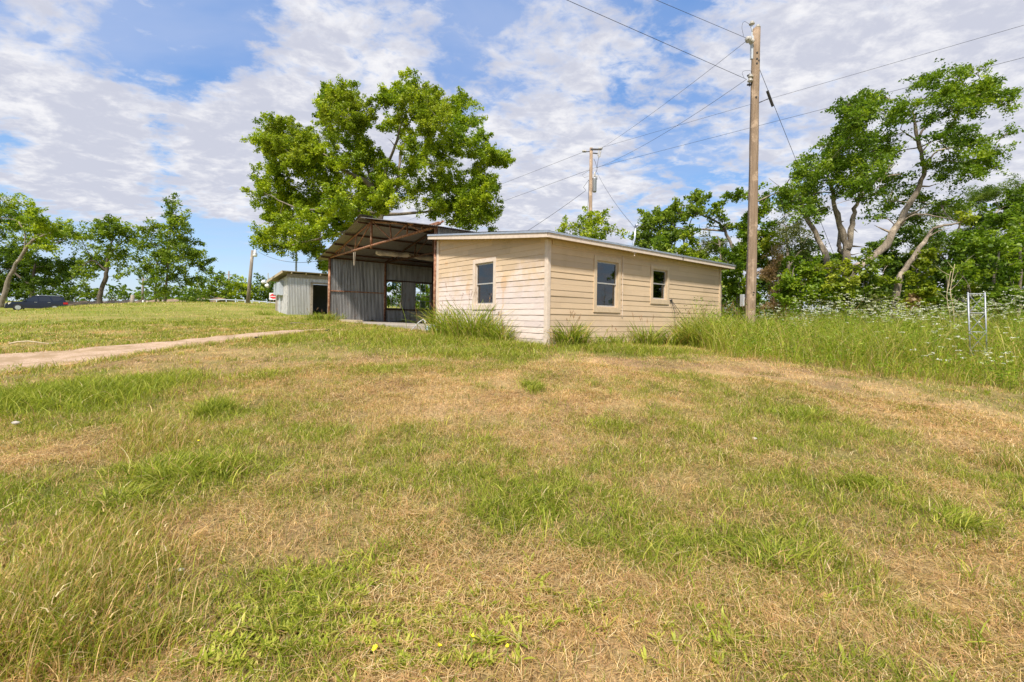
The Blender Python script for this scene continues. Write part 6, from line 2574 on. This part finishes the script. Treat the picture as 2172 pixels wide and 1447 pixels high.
def build_meadow():
    global rng
    rng = np.random.default_rng(21)
    n = 85000
    x = rng.uniform(5.0, 24, n)
    y = rng.uniform(7.0, 20.5, n)
    # its front edge, as mown
    fx = np.array([5.0, 6.4, 7.4, 8.6, 9.4, 10.4, 14, 24])
    e = [ground_at(px, py) for px, py in ((1480, 752), (1580, 765), (1680, 775), (1800, 795), (1900, 806), (2000, 815), (2172, 830))]
    ex = np.array([p.x for p in e] + [e[-1].x + 14])
    ey = np.array([p.y for p in e] + [e[-1].y - 3])
    o_ = np.argsort(ex)
    edge = np.interp(x, ex[o_], ey[o_]) + (fbm(x * 1.2, y * 0, 71, 3) - .5) * .8
    s, t = st(x, y)
    k = (y > edge) & ~((s < 8.9) & (t > -.15)) & (rng.uniform(size=n) < np.clip(1.25 - (y - edge) / 14, .35, 1))
    x, y, edge = x[k], y[k], edge[k]
    n = len(x)
    dep = np.clip((y - edge) / 1.6, .12, 1)
    tall = (.10 + 1.15 * fbm(x * .9, y * .9, 41, 3)) * (.62 + .76 * fbm(x * 3.1, y * 3.1, 43, 2))
    h = (.28 + 1.15 * dep * tall) * rng.uniform(.6, 1.15, n)
    col = np.clip(grass_cols(np.full(n, .78), n) * np.array((1.05, 1.12, 1.0)), 0, 1)
    w = np.maximum(.006, .0006 * y) * rng.uniform(.7, 1.3, n)
    parts = [blades(x, y, gh(x, y) - .01, h * 1.08, w, rng.uniform(.3, 1.7, n), rng.uniform(0, 2 * PI, n), col, 3)]
    fi = rng.choice(n, 4200)
    fh = (h[fi] * .95)
    P, hid = [], []
    for j in range(16):
        f = rng.uniform(.25, 1.0, len(fi))
        P.append(np.stack([x[fi] + rng.normal(0, .07, len(fi)), y[fi] + rng.normal(0, .07, len(fi)), gh(x[fi], y[fi]) + fh * f], 1))
        hid.append(np.arange(len(fi)))
    P, hid = np.concatenate(P), np.concatenate(hid)
    V3, q3 = leaf_mesh(P, .075, .30, .6, .3)
    parts.append((V3, q3, np.repeat(leaf_cols(len(P), hid, 'lime'), 4, 0)))
    V, q, c = pack(parts)
    o = np_obj('meadow_weeds', V, q, None, M['grass_blade'], None, c)
    tag(o, 'deep unmown green weeds filling the right side before the thicket', 'weeds', kind='stuff')
    # white umbels
    m = 4200
    idx = rng.choice(n, m)
    fx_, fy_ = x[idx], y[idx]
    dens = fbm(fx_ * .7, fy_ * .7, 52, 2) + .35 * np.clip((fy_ - edge[idx]) / 3, 0, 1)
    kk = (dens > .56) & (fx_ > 7.2)
    fx_, fy_, di = fx_[kk], fy_[kk], dep[idx][kk]
    ft_ = tall[idx][kk]
    m = len(fx_)
    fz_ = gh(fx_, fy_) + (.38 + 1.0 * di * ft_) * rng.uniform(.9, 1.25, m)
    P, C_, per = [], [], 8
    stems = blades(fx_, fy_, gh(fx_, fy_), fz_ - gh(fx_, fy_), np.full(m, .006), np.full(m, .05), rng.uniform(0, 2 * PI, m), np.tile((.16, .20, .05), (m, 1)), 2)
    for j in range(per):
        a = 2 * PI * j / per + rng.uniform(0, .6, m)
        r = rng.uniform(.2, 1, m) * .05
        P.append(np.stack([fx_ + np.cos(a) * r, fy_ + np.sin(a) * r, fz_ + rng.normal(0, .006, m)], 1))
    P = np.concatenate(P)
    V2, q2 = leaf_mesh(P, .033, .8, 1.6)
    col2 = np.repeat(np.tile((.70, .70, .60), (len(P), 1)) * rng.uniform(.75, 1.1, len(P))[:, None], 4, 0)
    V, q, c = pack([stems, (V2, q2, col2)])
    o = np_obj('white_wildflowers', V, q, None, M['grass_blade'], None, c)
    tag(o, 'white umbel wildflowers scattered through the unmown weeds on the right', 'wildflowers', kind='stuff')


build_meadow()
